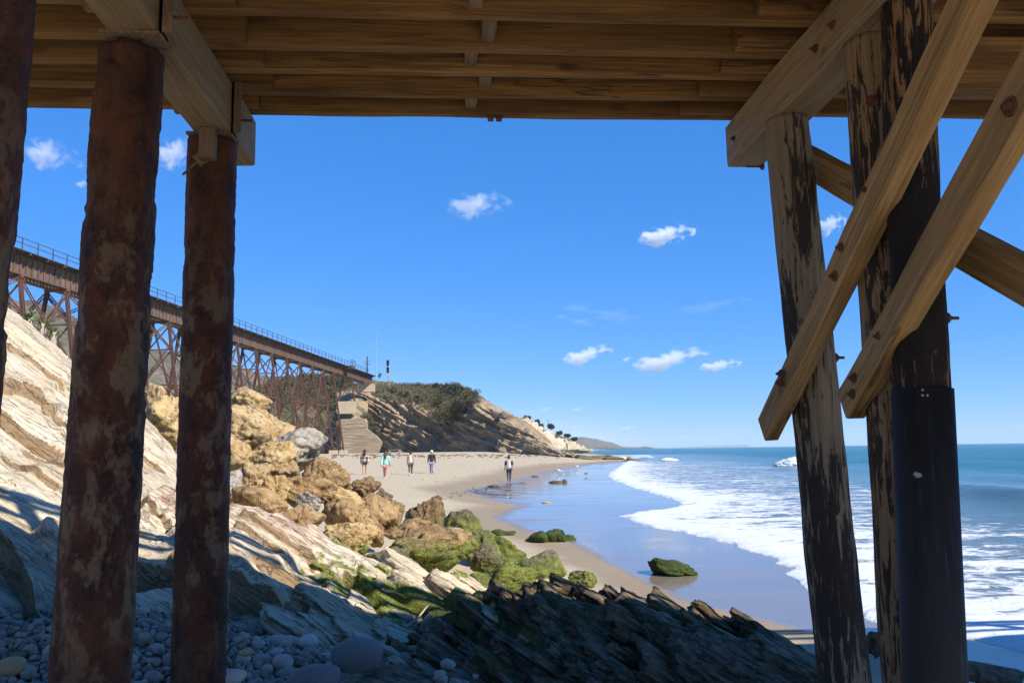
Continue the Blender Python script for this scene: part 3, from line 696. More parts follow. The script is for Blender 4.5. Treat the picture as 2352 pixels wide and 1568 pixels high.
# ================================================================ bedded rock under and beside the pier
NB = np.array((0.645, -0.17, 1.0)); NBL = np.linalg.norm(NB); NB /= NBL
OB = np.array((-4.4, 7.1, 0.9))
CP = [(-60, 1420, 6.9), (0, 1420, 7.1), (0, 1130, 8.8), (0, 900, 11.0), (0, 715, 13.6), (-120, 660, 13.4), (-200, 900, 10), (170, 820, 14.9), (150, 1000, 11.6), (250, 1130, 10.4), (320, 960, 14.6), (350, 1100, 11.6), (350, 1245, 9.0), (350, 1400, 7.3),
      (440, 1130, 11.2), (515, 1240, 9.0), (520, 1150, 10.6), (640, 1170, 11.2), (640, 1230, 10.0), (740, 1225, 11.0), (540, 1300, 8.7), (560, 1440, 7.7), (650, 1320, 9.05), (700, 1440, 8.4), (820, 1530, 7.4), (700, 1520, 7.3), (950, 1540, 7.5),
      (800, 1280, 10.6), (870, 1290, 10.9), (760, 1400, 9.1), (840, 1420, 9.2), (900, 1450, 9.0), (930, 1320, 10.4), (1000, 1310, 10.4), (980, 1390, 9.7), (1060, 1390, 9.5), (1010, 1330, 10.4), (1080, 1355, 9.9),
      (1160, 1345, 9.9), (1270, 1328, 9.6), (1330, 1340, 9.6), (1385, 1347, 9.6), (1440, 1360, 9.6), (1500, 1378, 9.5), (1560, 1412, 9.4), (1640, 1440, 9.3), (1760, 1446, 9.2), (1860, 1478, 9.0), (1950, 1500, 8.9), (2020, 1520, 8.8),
      (1150, 1440, 8.9), (1300, 1440, 8.7), (1500, 1480, 8.4), (1700, 1520, 8.1), (1880, 1560, 8.0)]
CPW = [PY(u, v, y) for u, v, y in CP]
CPW += [np.array(p) for p in [(-4.0, 5.8, .66), (-2.6, 5.8, .64), (-1.4, 5.8, .50), (-0.5, 6.2, .38), (0.0, 7.0, .26), (0.4, 7.2, .06), (1.2, 7.2, -.05), (2.2, 7.0, -.2), (3.2, 7.0, -.3),
         (-3.5, 4.0, .6), (-1.5, 4.0, .58), (0, 4.0, .45), (2, 4.5, .0), (-7.5, 7.0, 2.6), (-6.5, 5.0, 1.6), (-6.0, 3.0, 1.2), (-10, 10, 5.0), (-4, 1.5, .6), (0, 1.5, .5), (3, 1.5, .0),
         (0.9, 10.9, .0), (1.9, 10.6, -.05), (2.9, 10.3, -.1), (4.0, 9.9, -.2), (5.0, 9.2, -.3), (4.6, 8.4, -.1), (0.1, 11.6, .15), (-0.6, 12.4, .3), (-1.6, 12.8, .4), (-2.4, 12.8, .6)]]
CPW = np.array(CPW)
def _phi(d2): return np.where(d2 > 1e-9, 0.5*d2*np.log(np.maximum(d2, 1e-9)), 0)
_n = len(CPW); _K = _phi(((CPW[:, None, :2]-CPW[None, :, :2])**2).sum(2)) + np.eye(_n)*0.02
_Q = np.hstack([np.ones((_n, 1)), CPW[:, :2]])
_sol = np.linalg.solve(np.vstack([np.hstack([_K, _Q]), np.hstack([_Q.T, np.zeros((3, 3))])]), np.concatenate([CPW[:, 2], np.zeros(3)]))
def macro(X, Y):
    out = _sol[_n]+_sol[_n+1]*X+_sol[_n+2]*Y
    for i in range(_n): out = out + _sol[i]*_phi((X-CPW[i, 0])**2+(Y-CPW[i, 1])**2)
    return out
_lr = np.random.RandomState(21)
LAY = np.cumsum(np.concatenate([[-6.0], _lr.choice([0.05, 0.09, 0.16, 0.28, 0.5], 90, p=[.2, .2, .25, .2, .15])]))
def hit_macro(u, v):
    d = ray(u, v); t = np.linspace(5.0, 20.0, 1500); P_ = EYE+d*t[:, None]; h = macro(P_[:, 0], P_[:, 1])
    k = np.argmax(P_[:, 2] < h); return P_[k, :2]
# ledges where a bed has broken off along the slab: (line in view, drop, width of riser, length over which the floor comes back)
LEDGE = [([(-60, 812), (0, 850), (60, 876), (110, 925), (170, 972)], .13, .05, .55), ([(-60, 872), (0, 903), (40, 942), (100, 1000), (170, 1052)], .16, .05, .7), ([(-60, 1130), (0, 1190), (60, 1255), (100, 1325), (138, 1402)], .17, .05, .9), ([(-60, 1270), (0, 1328), (30, 1370), (58, 1416)], .12, .04, .6),
         ([(180, 1215), (300, 1256), (400, 1252), (470, 1262), (520, 1300)], .30, .07, 1.3), ([(505, 1284), (600, 1342), (700, 1412), (800, 1486)], .22, .05, .9), ([(505, 1345), (560, 1395), (600, 1440)], .15, .05, .6), ([(560, 1252), (640, 1298), (720, 1350), (770, 1392)], .08, .03, .5), ([(640, 1350), (700, 1385), (760, 1430), (840, 1490)], .12, .04, .6), ([(780, 1300), (840, 1345), (900, 1400)], .12, .05, .7),
         ([(40, 985), (110, 1040), (165, 1085)], .05, .03, .4), ([(0, 760), (70, 800), (165, 905)], .05, .04, .5), ([(0, 1010), (60, 1060), (150, 1120)], .05, .03, .4), ([(305, 1010), (360, 1060), (410, 1120)], .06, .04, .5), ([(520, 1185), (590, 1225), (660, 1270)], .05, .03, .4), ([(300, 1120), (360, 1150), (430, 1200), (520, 1235)], .06, .04, .5), ([(530, 1160), (600, 1195), (680, 1240), (740, 1280)], .05, .03, .4)]
LEDW = [(np.array([hit_macro(*q) for q in L]), a, b, c) for L, a, b, c in LEDGE]
def ledges(X, Y, jit):
    out = np.zeros_like(X); msk = np.zeros_like(X)
    for L, h, w, ret in LEDW:
        lo = L.min(0)-6*ret-0.3; hi = L.max(0)+6*ret+0.3
        mk = np.nonzero((X > lo[0]) & (X < hi[0]) & (Y > lo[1]) & (Y < hi[1]))[0]
        if len(mk) == 0: continue
        X_, Y_ = X, Y; Xm, Ym = X[mk], Y[mk]
        best = np.full(Xm.shape, 1e9); sg = np.zeros_like(Xm); tt = np.zeros_like(Xm)
        n = len(L)-1
        for i in range(n):
            a, b = L[i], L[i+1]; e = b-a; le = e@e
            t_ = ((Xm-a[0])*e[0]+(Ym-a[1])*e[1])/le; t = np.clip(t_, 0, 1)
            dx, dy = Xm-a[0]-t*e[0], Ym-a[1]-t*e[1]; d = np.hypot(dx, dy); cr = -(e[0]*dy-e[1]*dx)/math.sqrt(le)
            m = d < best; best = np.where(m, d, best); sg = np.where(m, np.sign(cr), sg); tt = np.where(m, (i+t)/n, tt)
        d = best*sg + jit[mk]
        end = sstep(0, .15, tt)*sstep(1.0, .85, tt)
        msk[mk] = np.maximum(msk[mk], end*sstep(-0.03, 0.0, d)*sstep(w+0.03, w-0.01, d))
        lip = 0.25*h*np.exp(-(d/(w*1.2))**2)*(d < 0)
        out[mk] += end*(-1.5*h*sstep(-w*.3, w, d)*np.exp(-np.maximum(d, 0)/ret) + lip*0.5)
    return out, msk
def rock_z(X, Y, fine=True):
    z0 = macro(X, Y)
    P = np.stack([X, Y, z0], 1)
    yb = 0.55*sstep(-2.6, -1.3, X)
    cob = sstep(7.5, 6.9, Y-yb)*sstep(0.2, -0.6, X)*sstep(-5.2, -4.4, X)
    z0 = z0 + 0.10*fbm(P*0.8, 4)*(1-cob)
    n = ((np.stack([X, Y, z0], 1)-OB) @ NB)
    s_ = Y; a_ = X*0.84-z0*0.542
    n = n + 0.07*fbm(np.stack([a_*0.25, s_*0.8, n*0.4], 1), 3) + 0.05*fbm(np.stack([a_*0.9, s_*2.6, n*0.3], 1), 3)
    k = np.clip(np.searchsorted(LAY, n)-1, 0, len(LAY)-2)
    t = LAY[k+1]-LAY[k]; f = (n-LAY[k])/t
    g = sstep(0.74, 0.98, f)
    step = (LAY[k]+t*g)-n
    st = np.clip(0.62+0.75*fbm(np.stack([a_*0.5, s_*0.9, n*1.2+7], 1), 3), 0.12, 1.0)*(1-cob)
    z = z0 + step*NBL*st
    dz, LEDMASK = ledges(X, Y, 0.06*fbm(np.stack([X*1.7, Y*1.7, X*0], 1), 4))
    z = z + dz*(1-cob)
    if fine:
        brk = np.exp(-((X+3.75)/0.75)**2-((Y-10.2)/0.9)**2)+0.6*np.exp(-((X+2.2)/0.8)**2-((Y-10.4)/0.6)**2)
        z = z + brk*(0.10*fbm(P*2.6, 4)+0.05*ridged(P*np.array((3.5, 5.5, 4)), 3)-0.05)
        lam = fbm(np.stack([a_*0.10, s_*0.25, n*11.0], 1), 3)
        z = z + (1-cob)*(0.035*lam*sstep(-1.2, 0.2, X)+0.012*lam) + (1-cob)*(0.011*fbm(np.stack([a_*1.0, s_*6.5, n*3], 1), 4) + 0.016*np.clip(ridged(np.stack([a_*0.5, s_*2.6, n*1.0+3], 1), 3)-0.9, 0, 1) + 0.008*fbm(P*14, 3))
    return (z, LEDMASK) if fine == 2 else z
ang = np.radians(np.linspace(-46, 31, 860)); rr = np.concatenate([np.linspace(1.2, 5.6, 14)[:-1], np.geomspace(5.6, 17.5, 560)])
A, Rr = np.meshgrid(ang, rr); X, Y = (Rr*np.sin(A)).ravel(), (Rr*np.cos(A)).ravel()
Z, LM = rock_z(X, Y, 2)
# the rock ends along its far edge
edge_x = np.array([-14, -7.0, -5.0, -3.6, -2.6, -2.0, -1.3, -0.4, 0.4, 1.2, 2.2, 3.4, 4.6, 5.4]); edge_y = np.array([15.2, 15.2, 14.8, 13.6, 12.0, 11.3, 11.3, 11.0, 10.5, 10.2, 10.1, 9.9, 9.5, 8.9])
ey = np.interp(X, edge_x, edge_y) + 0.22*fbm(np.stack([X*1.2, X*0, X*0], 1), 3)
Z = Z - 2.6*np.clip(Y-ey, 0, 2.0)
Z = np.where(Y > ey+2.0, Z-3, Z)
P = np.stack([X, Y, Z], 1)
u, v = proj(P)
# --- colours of the rock that stay where they are: red beds, algae, black wet rock, and a grey tone that paints in the pier's shade
def blob(u0, v0, y, rx, ry):
    c = PY(u0, v0, y); return np.exp(-((X-c[0])/rx)**2-((Y-c[1])/ry)**2)
red = 0.85*blob(620, 1190, 10.8, 1.0, 0.9)+0.5*blob(420, 1170, 11, .8, .8)
# algae grow low on the seaward beds
moss = 0.62*blob(790, 1320, 9.9, 0.7, 0.6)+0.5*blob(900, 1370, 9.7, 0.5, 0.5)+0.7*blob(1060, 1350, 9.9, 0.5, 0.5)+0.85*blob(1180, 1350, 9.7, 0.7, 0.3)+0.45*blob(1100, 1420, 9.2, 0.8, 0.6)+0.45*blob(650, 1400, 8.0, 0.5, 0.3) + 0.5*blob(1400, 1450, 8.8, 1.5, 0.6)+0.6*blob(960, 1520, 6.6, .5, .5)
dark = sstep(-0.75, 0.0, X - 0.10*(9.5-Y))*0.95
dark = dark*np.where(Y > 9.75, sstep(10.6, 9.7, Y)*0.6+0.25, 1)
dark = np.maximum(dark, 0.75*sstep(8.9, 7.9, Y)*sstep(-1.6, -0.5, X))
grey = sstep(9.2, 8.2, Y)*(1-sstep(-0.9, -0.2, X))*0.6  # same pale rock, toned down to imitate shade below the deck
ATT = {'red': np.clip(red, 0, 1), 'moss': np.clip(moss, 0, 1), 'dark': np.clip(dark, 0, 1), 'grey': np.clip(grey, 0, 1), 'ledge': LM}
F = grid_faces(len(rr), len(ang))
cz = Z[F].max(1); cb = beach_z(shore(X, Y))
keepf = (cz > -0.45) & (Y[F].min(1) < ey[F].max(1)+2.3)
xc = X[F].mean(1); yc = Y[F].mean(1)
splitx = -0.72 + 0.06*(yc-8)+0.25*np.sin(yc*2.1)
def piece(name, sel, label, cat):
    Fk = F[sel]; us = np.unique(Fk); re = np.full(len(X), -1); re[us] = np.arange(len(us))
    c = P[us].mean(0); c[2] = 0
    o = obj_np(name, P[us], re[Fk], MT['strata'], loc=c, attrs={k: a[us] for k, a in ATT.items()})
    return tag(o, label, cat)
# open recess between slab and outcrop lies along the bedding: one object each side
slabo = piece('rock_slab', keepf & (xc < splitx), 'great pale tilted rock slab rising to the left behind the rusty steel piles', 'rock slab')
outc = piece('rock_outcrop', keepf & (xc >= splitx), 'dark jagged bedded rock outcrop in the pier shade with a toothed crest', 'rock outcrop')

# ---------------------------------------------------------------- separate tilted beds standing proud
DA = np.array((0.84, 0.0, -0.542)); SA = np.cross(NB, DA); SA /= np.linalg.norm(SA)
def bed(u, v, y, la, ls, th, label, moss=0.3, dark=0.0, red=0.0, seed=0, tilt=0.0, nose=0.3, grey=0.0, parent=None):
    """a broken bed: la down the dip, ls along the strike, th thick; u, v, y is the middle of its upper end"""
    top = PY(u, v, y)
    na, ns, nn = 42, 26, 12
    vs = []; fs = []; key = {}
    def vid(i, j, k):
        t = (i, j, k)
        if t not in key: key[t] = len(vs); vs.append((i/na, j/ns, k/nn))
        return key[t]
    for i in range(na):
        for j in range(ns):
            fs.append([vid(i, j, nn), vid(i+1, j, nn), vid(i+1, j+1, nn), vid(i, j+1, nn)]); fs.append([vid(i, j, 0), vid(i, j+1, 0), vid(i+1, j+1, 0), vid(i+1, j, 0)])
    for i in range(na):
        for k in range(nn):
            fs.append([vid(i, 0, k), vid(i+1, 0, k), vid(i+1, 0, k+1), vid(i, 0, k+1)]); fs.append([vid(i, ns, k), vid(i, ns, k+1), vid(i+1, ns, k+1), vid(i+1, ns, k)])
    for j in range(ns):
        for k in range(nn):
            fs.append([vid(0, j, k), vid(0, j, k+1), vid(0, j+1, k+1), vid(0, j+1, k)]); fs.append([vid(na, j, k), vid(na, j+1, k), vid(na, j+1, k+1), vid(na, j, k+1)])
    Q = np.array(vs); a, s, n = Q[:, 0], Q[:, 1]-0.5, Q[:, 2]-1
    sd = np.array((seed*3.7, seed*1.9, seed*5.3))
    nz1 = fbm(np.stack([s*ls*2.2, n*th*3.0, s*0], 1)+sd, 3)
    A_ = a*la + (1-a)*0.13*nz1
    W_ = s*ls*(1-nose*(1-a)**3) + 0.10*fbm(np.stack([a*la*1.6, n*th*5, s*0], 1)+sd+9, 4)*np.sign(s)*np.abs(s)*2
    H_ = n*th + 0.05*fbm(np.stack([a*la*1.2, s*ls*3.5, n*0], 1)+sd+5, 4)*(n+1)
    lay = np.round((n+1)*th/0.055)
    W_ = W_ + np.sign(s)*(np.abs(s) > 0.45)*0.05*fbm(np.stack([lay*7.7, a*la*1.5, s*0], 1)+sd, 2)
    A_ = A_ + (a < 0.05)*0.06*fbm(np.stack([lay*5.1, s*ls*4, a*0], 1)+sd, 2)
    ct, st_ = math.cos(tilt), math.sin(tilt)
    Pw = top + np.outer(A_, DA) + np.outer(W_*ct-H_*st_, SA) + np.outer(W_*st_+H_*ct, NB)
    Pw = Pw + 0.02*np.stack([fbm(Pw*4.0+sd, 4), fbm(Pw*4.0+sd+31, 4), fbm(Pw*4.0+sd+67, 4)], 1) + 0.006*np.stack([fbm(Pw*20+sd, 2)]*3, 1)
    N_ = len(Pw)
    o = obj_np('rock_bed', Pw, np.array(fs), MT['strata'], loc=top, attrs={'moss': np.clip(np.full(N_, moss)+0.35*(-n)*moss, 0, 1), 'dark': np.full(N_, dark), 'red': np.full(N_, red), 'grey': np.full(N_, grey), 'ledge': np.zeros(N_)})
    if parent is not None:
        o.parent = parent; o.location = tuple(ORG[o.name]-ORG[parent.name]); return o
    return tag(o, label, 'rock', 'tilted beds of rock beside the pier')
bed(765, 1252, 10.9, 1.15, 0.55, 0.34, 'pale mossy tilted bed just below the knobbly boulder, highest of the broken beds', 0.6, 0, 0.2, 1)
bed(738, 1290, 10.2, 0.95, 0.30, 0.25, 'narrow green edged bed lying against the front of the pale mossy bed', 0.85, 0, 0, 2)
bed(890, 1268, 11.0, 0.75, 0.42, 0.22, 'cream streaked bed under the largest mossy boulder', 0.10, 0, 0.1, 3)
bed(852, 1318, 10.0, 1.05, 0.26, 0.26, 'long rounded bed with a red stained lit top edge, middle of the broken beds', 0.6, 0.1, 0.5, 4)
bed(878, 1300, 10.5, 0.95, 0.15, 0.14, 'thin lit rib of rock behind the long rounded bed', 0.6, 0, 0.2, 5)
bed(905, 1312, 10.6, 0.95, 0.10, 0.10, 'thinnest rib of rock, next to the pointed stone', 0.2, 0, 0.3, 6)
bed(1000, 1312, 10.4, 0.62, 0.42, 0.34, 'blunt yellow capped bed at the left end of the dark outcrop', 0.28, 0.1, 0.1, 7, nose=0.5)
bed(1045, 1312, 10.8, 0.50, 0.30, 0.2, 'green striped bed behind the blunt yellow bed', 0.45, 0, 0, 8)
bed(655, 1305, 9.4, 0.8, 0.16, 0.16, 'small brown ledge stone in the stripes of railing shadow', 0.05, 0, 0.4, 9)
bed(632, 1362, 9.0, 1.0, 0.22, 0.2, 'grey stepped bed with a lit upper edge above the white cobble', 0.15, 0.25, 0.2, 10)
bed(835, 1395, 9.4, 0.9, 0.26, 0.22, 'grey block bed ending at the little lit cobbles', 0.10, 0.3, 0.1, 11)
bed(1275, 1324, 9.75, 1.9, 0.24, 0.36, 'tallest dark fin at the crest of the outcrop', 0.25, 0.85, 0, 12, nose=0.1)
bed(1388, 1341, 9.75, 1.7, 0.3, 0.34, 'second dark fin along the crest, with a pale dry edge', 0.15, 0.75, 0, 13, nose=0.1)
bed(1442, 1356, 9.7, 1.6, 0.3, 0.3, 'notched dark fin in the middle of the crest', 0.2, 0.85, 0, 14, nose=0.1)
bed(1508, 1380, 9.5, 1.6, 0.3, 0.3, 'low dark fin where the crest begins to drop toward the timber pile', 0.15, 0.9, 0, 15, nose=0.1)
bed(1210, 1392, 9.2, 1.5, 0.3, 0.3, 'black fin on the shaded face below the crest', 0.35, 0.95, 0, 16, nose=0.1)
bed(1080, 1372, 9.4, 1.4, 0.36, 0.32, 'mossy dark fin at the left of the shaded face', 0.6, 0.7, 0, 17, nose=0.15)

# the beds that make up the dark outcrop and the broken shelf before the cobbles: parts of those rocks
bs = np.random.RandomState(77)
for row, (v0, slope, y_, n_, u0, u1) in enumerate(((1338, 0.17, 9.55, 7, 1120, 1800), (1385, 0.16, 9.15, 8, 1060, 1800), (1430, 0.13, 8.8, 8, 1040, 1800), (1472, 0.10, 8.45, 7, 1080, 1780), (1512, 0.07, 8.1, 5, 1130, 1600))):
    for j in range(n_):
        u_ = u0+(u1-u0)*(j+bs.uniform(-.3, .3))/n_; v_ = v0+max(0, u_-1350)*slope+bs.uniform(-8, 8)
        bed(u_, v_, y_+bs.uniform(-.1, .1), bs.uniform(1.1, 2.2), bs.uniform(.22, .5), bs.uniform(.12, .3), None, moss=bs.choice([0.1, 0.25, 0.5]), dark=bs.uniform(.62, .95), seed=100+row*10+j, tilt=bs.uniform(-.12, .12), nose=bs.uniform(0, .3), parent=outc)
for j in range(26):
    u_ = bs.uniform(1090, 1740); y_ = bs.uniform(8.0, 9.5)
    vv_ = 1350+max(0, u_-1350)*.17*(y_-7.6)/1.9+(9.55-y_)*118
    bed(u_, vv_-6, y_, bs.uniform(1.8, 3.0), bs.uniform(.08, .18), bs.uniform(.10, .20), None, moss=bs.choice([0.05, 0.15, 0.4]), dark=bs.uniform(.45, .9), seed=400+j, tilt=bs.uniform(-.05, .05), nose=0.05, parent=outc)
for j, (u_, v_, y_, la, ls, th) in enumerate(((690, 1335, 9.1, .9, .3, .12), (730, 1375, 9.0, .9, .3, .16), (700, 1400, 8.7, .9, .4, .14), (775, 1420, 8.7, .8, .35, .18), (860, 1440, 8.9, .7, .3, .16), (905, 1470, 8.5, .8, .4, .18), (960, 1450, 8.9, .6, .35, .2), (880, 1510, 7.9, .9, .5, .16), (985, 1480, 8.4, .8, .45, .22), (790, 1360, 9.5, .8, .25, .14), (960, 1520, 7.9, .8, .4, .15), (600, 1385, 8.4, 1.0, .35, .1))):
    bed(u_, v_, y_, la, ls, th, None, moss=0.12, dark=0.15+0.5*(u_ > 900), grey=0.42, seed=300+j, tilt=bs.uniform(-.1, .1), nose=.2, parent=slabo)

# ---------------------------------------------------------------- boulders
def boulder(name, u, v, w, h, d, mat, label, moss=0.0, seed=0, deep=0.85, ground=False, rz=None, sub=5, rough=1.0, cut=0.72, group='boulders of the riprap pile', lean=0.0, mosslow=0.6, cat='boulder'):
    rs = np.random.RandomState(seed+100)
    V, F = ICO[sub]
    m = 15
    nr = rs.normal(size=(m, 3)); nr /= np.linalg.norm(nr, axis=1)[:, None]
    of = rs.uniform(cut-0.06, 1.0, m)
    q = np.maximum(V @ nr.T, 0)/of
    r = (np.sum(q**14, 1)+0.35**14)**(-1/14.0); r = np.minimum(r, 1.35)
    Q = V*r[:, None]
    Q = Q*(1 + (0.15*rough*fbm(Q*1.5+seed*7.1, 3) + 0.075*rough*(ridged(Q*2.6+seed*3.3, 4)-0.9) + 0.045*rough*fbm(Q*7+seed, 4) + 0.018*rough*fbm(Q*22+seed, 3))[:, None])
    ho = np.clip(pn(Q*2.4+seed*1.7+40)-0.52, 0, 1); Q = Q*(1-0.5*rough*ho)[:, None]
    if ground:
        b_ = hit_beach(u, v+h*0.44); d = float(np.dot(b_-EYE, FH))
    c0 = PD(u, v, d); W_ = w*d/FPX; H_ = h*d/FPX
    if ground: c0 = c0-np.array((0, 0, H_*0.22)); H_ *= 1.44
    if lean: Q[:, 0] += Q[:, 2]*lean
    Q[:, 0] = (Q[:, 0]-Q[:, 0].min())/(np.ptp(Q[:, 0]))-0.5; Q[:, 2] = (Q[:, 2]-Q[:, 2].min())/np.ptp(Q[:, 2])-0.5; Q[:, 1] = (Q[:, 1]-Q[:, 1].min())/np.ptp(Q[:, 1])-0.5
    zr = Q[:, 2]+0.5
    Q = Q*np.array((W_, (W_*0.5+H_*0.5)*deep*1.25, H_))
    ms = np.clip(moss*(1.15-mosslow*zr*1.6), 0, 1) if moss > 0 else zr*0
    # turn to face the viewpoint's azimuth so that width and height are those seen
    a = -math.atan2(c0[0], c0[1]); ca, sa = math.cos(a), math.sin(a)
    Q = np.stack([Q[:, 0]*ca-Q[:, 1]*sa, Q[:, 0]*sa+Q[:, 1]*ca, Q[:, 2]], 1)
    o = obj_np(name, Q+c0, F, MT[mat], loc=c0-np.array((0, 0, H_/2)), attrs={'moss': ms})
    return tag(o, label, cat, group)
BO = [
 # u, v, w, h, d, mat, label, moss, kw
 (345, 918, 74, 80, 18.5, 'byellow', 'yellow boulder showing between the two steel piles, topmost of the pair there', 0, {}),
 (386, 972, 112, 130, 17.2, 'byellow', 'big pitted yellow boulder resting on the slab between the two steel piles', 0, dict(rough=1.1)),
 (572, 935, 104, 98, 20.5, 'byellow', 'highest yellow boulder of the pile, right of the thin steel pile', 0, dict(rough=1.25, lean=-0.2)),
 (592, 985, 170, 116, 19.2, 'byellow', 'broad pale yellow boulder just below the highest one', 0, dict(rough=1.15)),
 (688, 1034, 126, 104, 18.0, 'bgrey', 'bluish grey boulder with a yellow right flank near the trestle foot', 0, dict(cut=0.66)),
 (532, 1042, 100, 108, 17.0, 'byellow', 'faceted cream boulder half hidden by the thin steel pile', 0, dict(cut=0.66)),
 (625, 1060, 116, 96, 17.2, 'byellow', 'tan boulder with undercut ledge in the middle of the upper pile', 0, dict(rough=1.3)),
 (586, 1098, 66, 76, 16.0, 'byellow', 'small knobby ochre boulder below the faceted cream one', 0, dict(rough=1.5)),
 (524, 1118, 90, 80, 15.7, 'bgrey', 'low greyish boulder against the right edge of the thin steel pile', 0, dict(rough=0.7)),
 (632, 1122, 70, 64, 15.6, 'byellow', 'ochre boulder wedged behind the brown wedge shaped one', 0, dict(rough=1.4)),
 (597, 1150, 126, 74, 15.0, 'bbrown', 'smooth brown wedge shaped boulder lying on the red slab', 0, dict(rough=0.6, lean=-0.3)),
 (752, 1094, 116, 90, 17.6, 'bbrown', 'large round ochre brown boulder on the sand edge, right of the grey one', 0, dict(cut=0.85, rough=0.8)),
 (702, 1134, 146, 84, 16.4, 'bbrown', 'long overhanging brown boulder above a black gap', 0, dict(lean=-0.35)),
 (660, 1088, 70, 60, 17.0, 'bbrown', 'brown boulder tucked under the tan one with the ledge', 0, {}),
 (840, 1119, 72, 54, 19.0, 'bdark', 'rough dark brown boulder nearest the two walkers in plaid and mint', 0, dict(rough=1.6)),
 (880, 1150, 46, 58, 18.2, 'bdark', 'blackish pitted boulder at the sandy end of the pile', 0, dict(rough=1.6)),
 (908, 1178, 46, 66, 17.6, 'bbrown', 'tan boulder with a green foot at the sandy end of the pile', 0.55, {}),
 (864, 1178, 104, 92, 16.8, 'bbrown', 'smooth tan brown boulder behind the biggest brown one', 0, dict(rough=0.7, cut=0.85)),
 (792, 1152, 96, 70, 16.6, 'byellow', 'ochre boulder peaking over the biggest brown one', 0, dict(lean=0.2)),
 (812, 1202, 142, 118, 15.6, 'bbrown', 'biggest brown boulder, red tinged, in the heart of the pile', 0, dict(cut=0.66, rough=0.9, lean=-0.25)),
 (695, 1194, 108, 74, 14.6, 'bbrown', 'smooth ochre boulder at the upper edge of the red slab', 0, dict(rough=0.6)),
 (708, 1154, 60, 50, 15.4, 'bgrey', 'thin grey flake stone propped over the black gap', 0, dict(cut=0.55, lean=-0.5)),
 (800, 1243, 140, 88, 13.6, 'byellow', 'knobbly pale boulder with a hole and a green lower right flank', 0.75, dict(rough=1.3, lean=-0.25)),
 (977, 1180, 102, 84, 21.0, 'bdark', 'rough brown boulder with green foot standing alone on the wet sand side', 0.85, dict(ground=True, rough=1.4)),
 (1055, 1207, 104, 74, 20.3, 'bmoss', 'peaked green and brown boulder at the edge of the wet sand', 1.05, dict(mosslow=.45, ground=True, lean=0.1)),
 (932, 1224, 116, 70, 16.6, 'bbrown', 'flat topped brown boulder behind the largest mossy one', 0.25, {}),
 (1042, 1238, 76, 58, 16.2, 'bgrey', 'grey smooth boulder peeping over the largest mossy one', 0.25, dict(rough=0.6)),
 (986, 1268, 226, 124, 14.4, 'bbrown', 'largest boulder, brown above and green with algae below', 1.2, dict(rough=1.0, cut=0.78)),
 (1136, 1258, 152, 84, 16.2, 'bmoss', 'long green ridge backed boulder sloping to the wet sand', 1.1, dict(mosslow=.35, ground=True, lean=-0.45, rough=1.3)),
 (1113, 1282, 86, 68, 15.0, 'bmoss', 'brownish boulder right against the largest mossy one', 0.7, dict(rough=1.2)),
 (1243, 1296, 116, 62, 14.7, 'bmoss', 'triangular green boulder alone on the tan sand', 1.0, dict(mosslow=.45, ground=True, cut=0.6, rough=0.8)),
 (1168, 1326, 140, 80, 12.6, 'bmoss', 'low yellow green boulder behind the dark crest', 1.15, dict(mosslow=.3, rough=1.1)),
 (1092, 1342, 92, 54, 12.2, 'bmoss', 'flat algae covered stone left of the low yellow green boulder', 1.15, dict(mosslow=.3)),
 (1338, 1328, 66, 40, 12.9, 'bmoss', 'small mossy boulder just past the crest of the dark outcrop', 1.0, dict(mosslow=.4)),
 (893, 1286, 102, 52, 13.2, 'bmoss', 'half hidden green stone in front of the largest mossy boulder', 1.0, {}),
 (862, 1305, 40, 34, 12.6, 'bdark', 'round brown stone in the gap among the broken beds', 0, dict(rough=0.5)),
 (938, 1336, 52, 66, 10.7, 'byellow', 'pointed yellow stone standing on the broken beds', 0.3, dict(cut=0.55)),
]
for i, (u_, v_, w_, h_, d_, m_, lb, mo, kw) in enumerate(BO):
    boulder('boulder', u_, v_, w_, h_, d_, m_, lb, mo, seed=i*3+1, **kw)
SR = [(1142, 1223, 34, 16, 21.6, 'small mossy rock on wet sand, left lobe of the flattest pair'), (1168, 1224, 36, 10, 21.8, 'small flat mossy rock on wet sand, right lobe of the flattest pair'),
      (1240, 1232, 58, 28, 20.4, 'dark mossy rock in the wet sand, left one of the touching pair'), (1276, 1230, 48, 30, 20.3, 'dark green rock in the wet sand, taller one of the touching pair'),
      (1304, 1235, 40, 15, 20.2, 'low mossy lump trailing right from the touching pair'), (1218, 1237, 22, 10, 20.2, 'tiny brown stone at the left foot of the touching pair'),
      (1545, 1300, 112, 40, 15.2, 'dark green dome shaped rock sitting alone in the shallow backwash')]
for i, (u_, v_, w_, h_, d_, lb) in enumerate(SR):
    boulder('tide_rock', u_, v_, w_, h_, d_, 'btide', lb, 0.85, seed=300+i, group='mossy rocks in the wet sand', ground=True, sub=4 if i < 6 else 5, mosslow=0.15, deep=0.9, cat='rock', rough=1.1, cut=0.7, lean=-0.5 if i == 6 else 0.0)
boulder('boulder', 2010, 1482, 60, 60, 8.7, 'bdark', 'black rock between the two timber piles at the water edge', 0.1, seed=411, rough=1.3)
boulder('boulder', 2250, 1545, 190, 50, 7.6, 'bdark', 'long dark rock at the foot of the black sleeved pile', 0.1, seed=412, lean=-0.4)
boulder('boulder', 122, 1245, 60, 90, 8.7, 'bgrey', 'rounded grey lump on the shaded slab beside the thick steel pile', 0, seed=413, rough=0.8)
boulder('boulder', 350, 1290, 150, 84, 8.9, 'bgrey', 'dark hollowed rock in the shade between the two steel piles', 0, seed=414, rough=1.5)

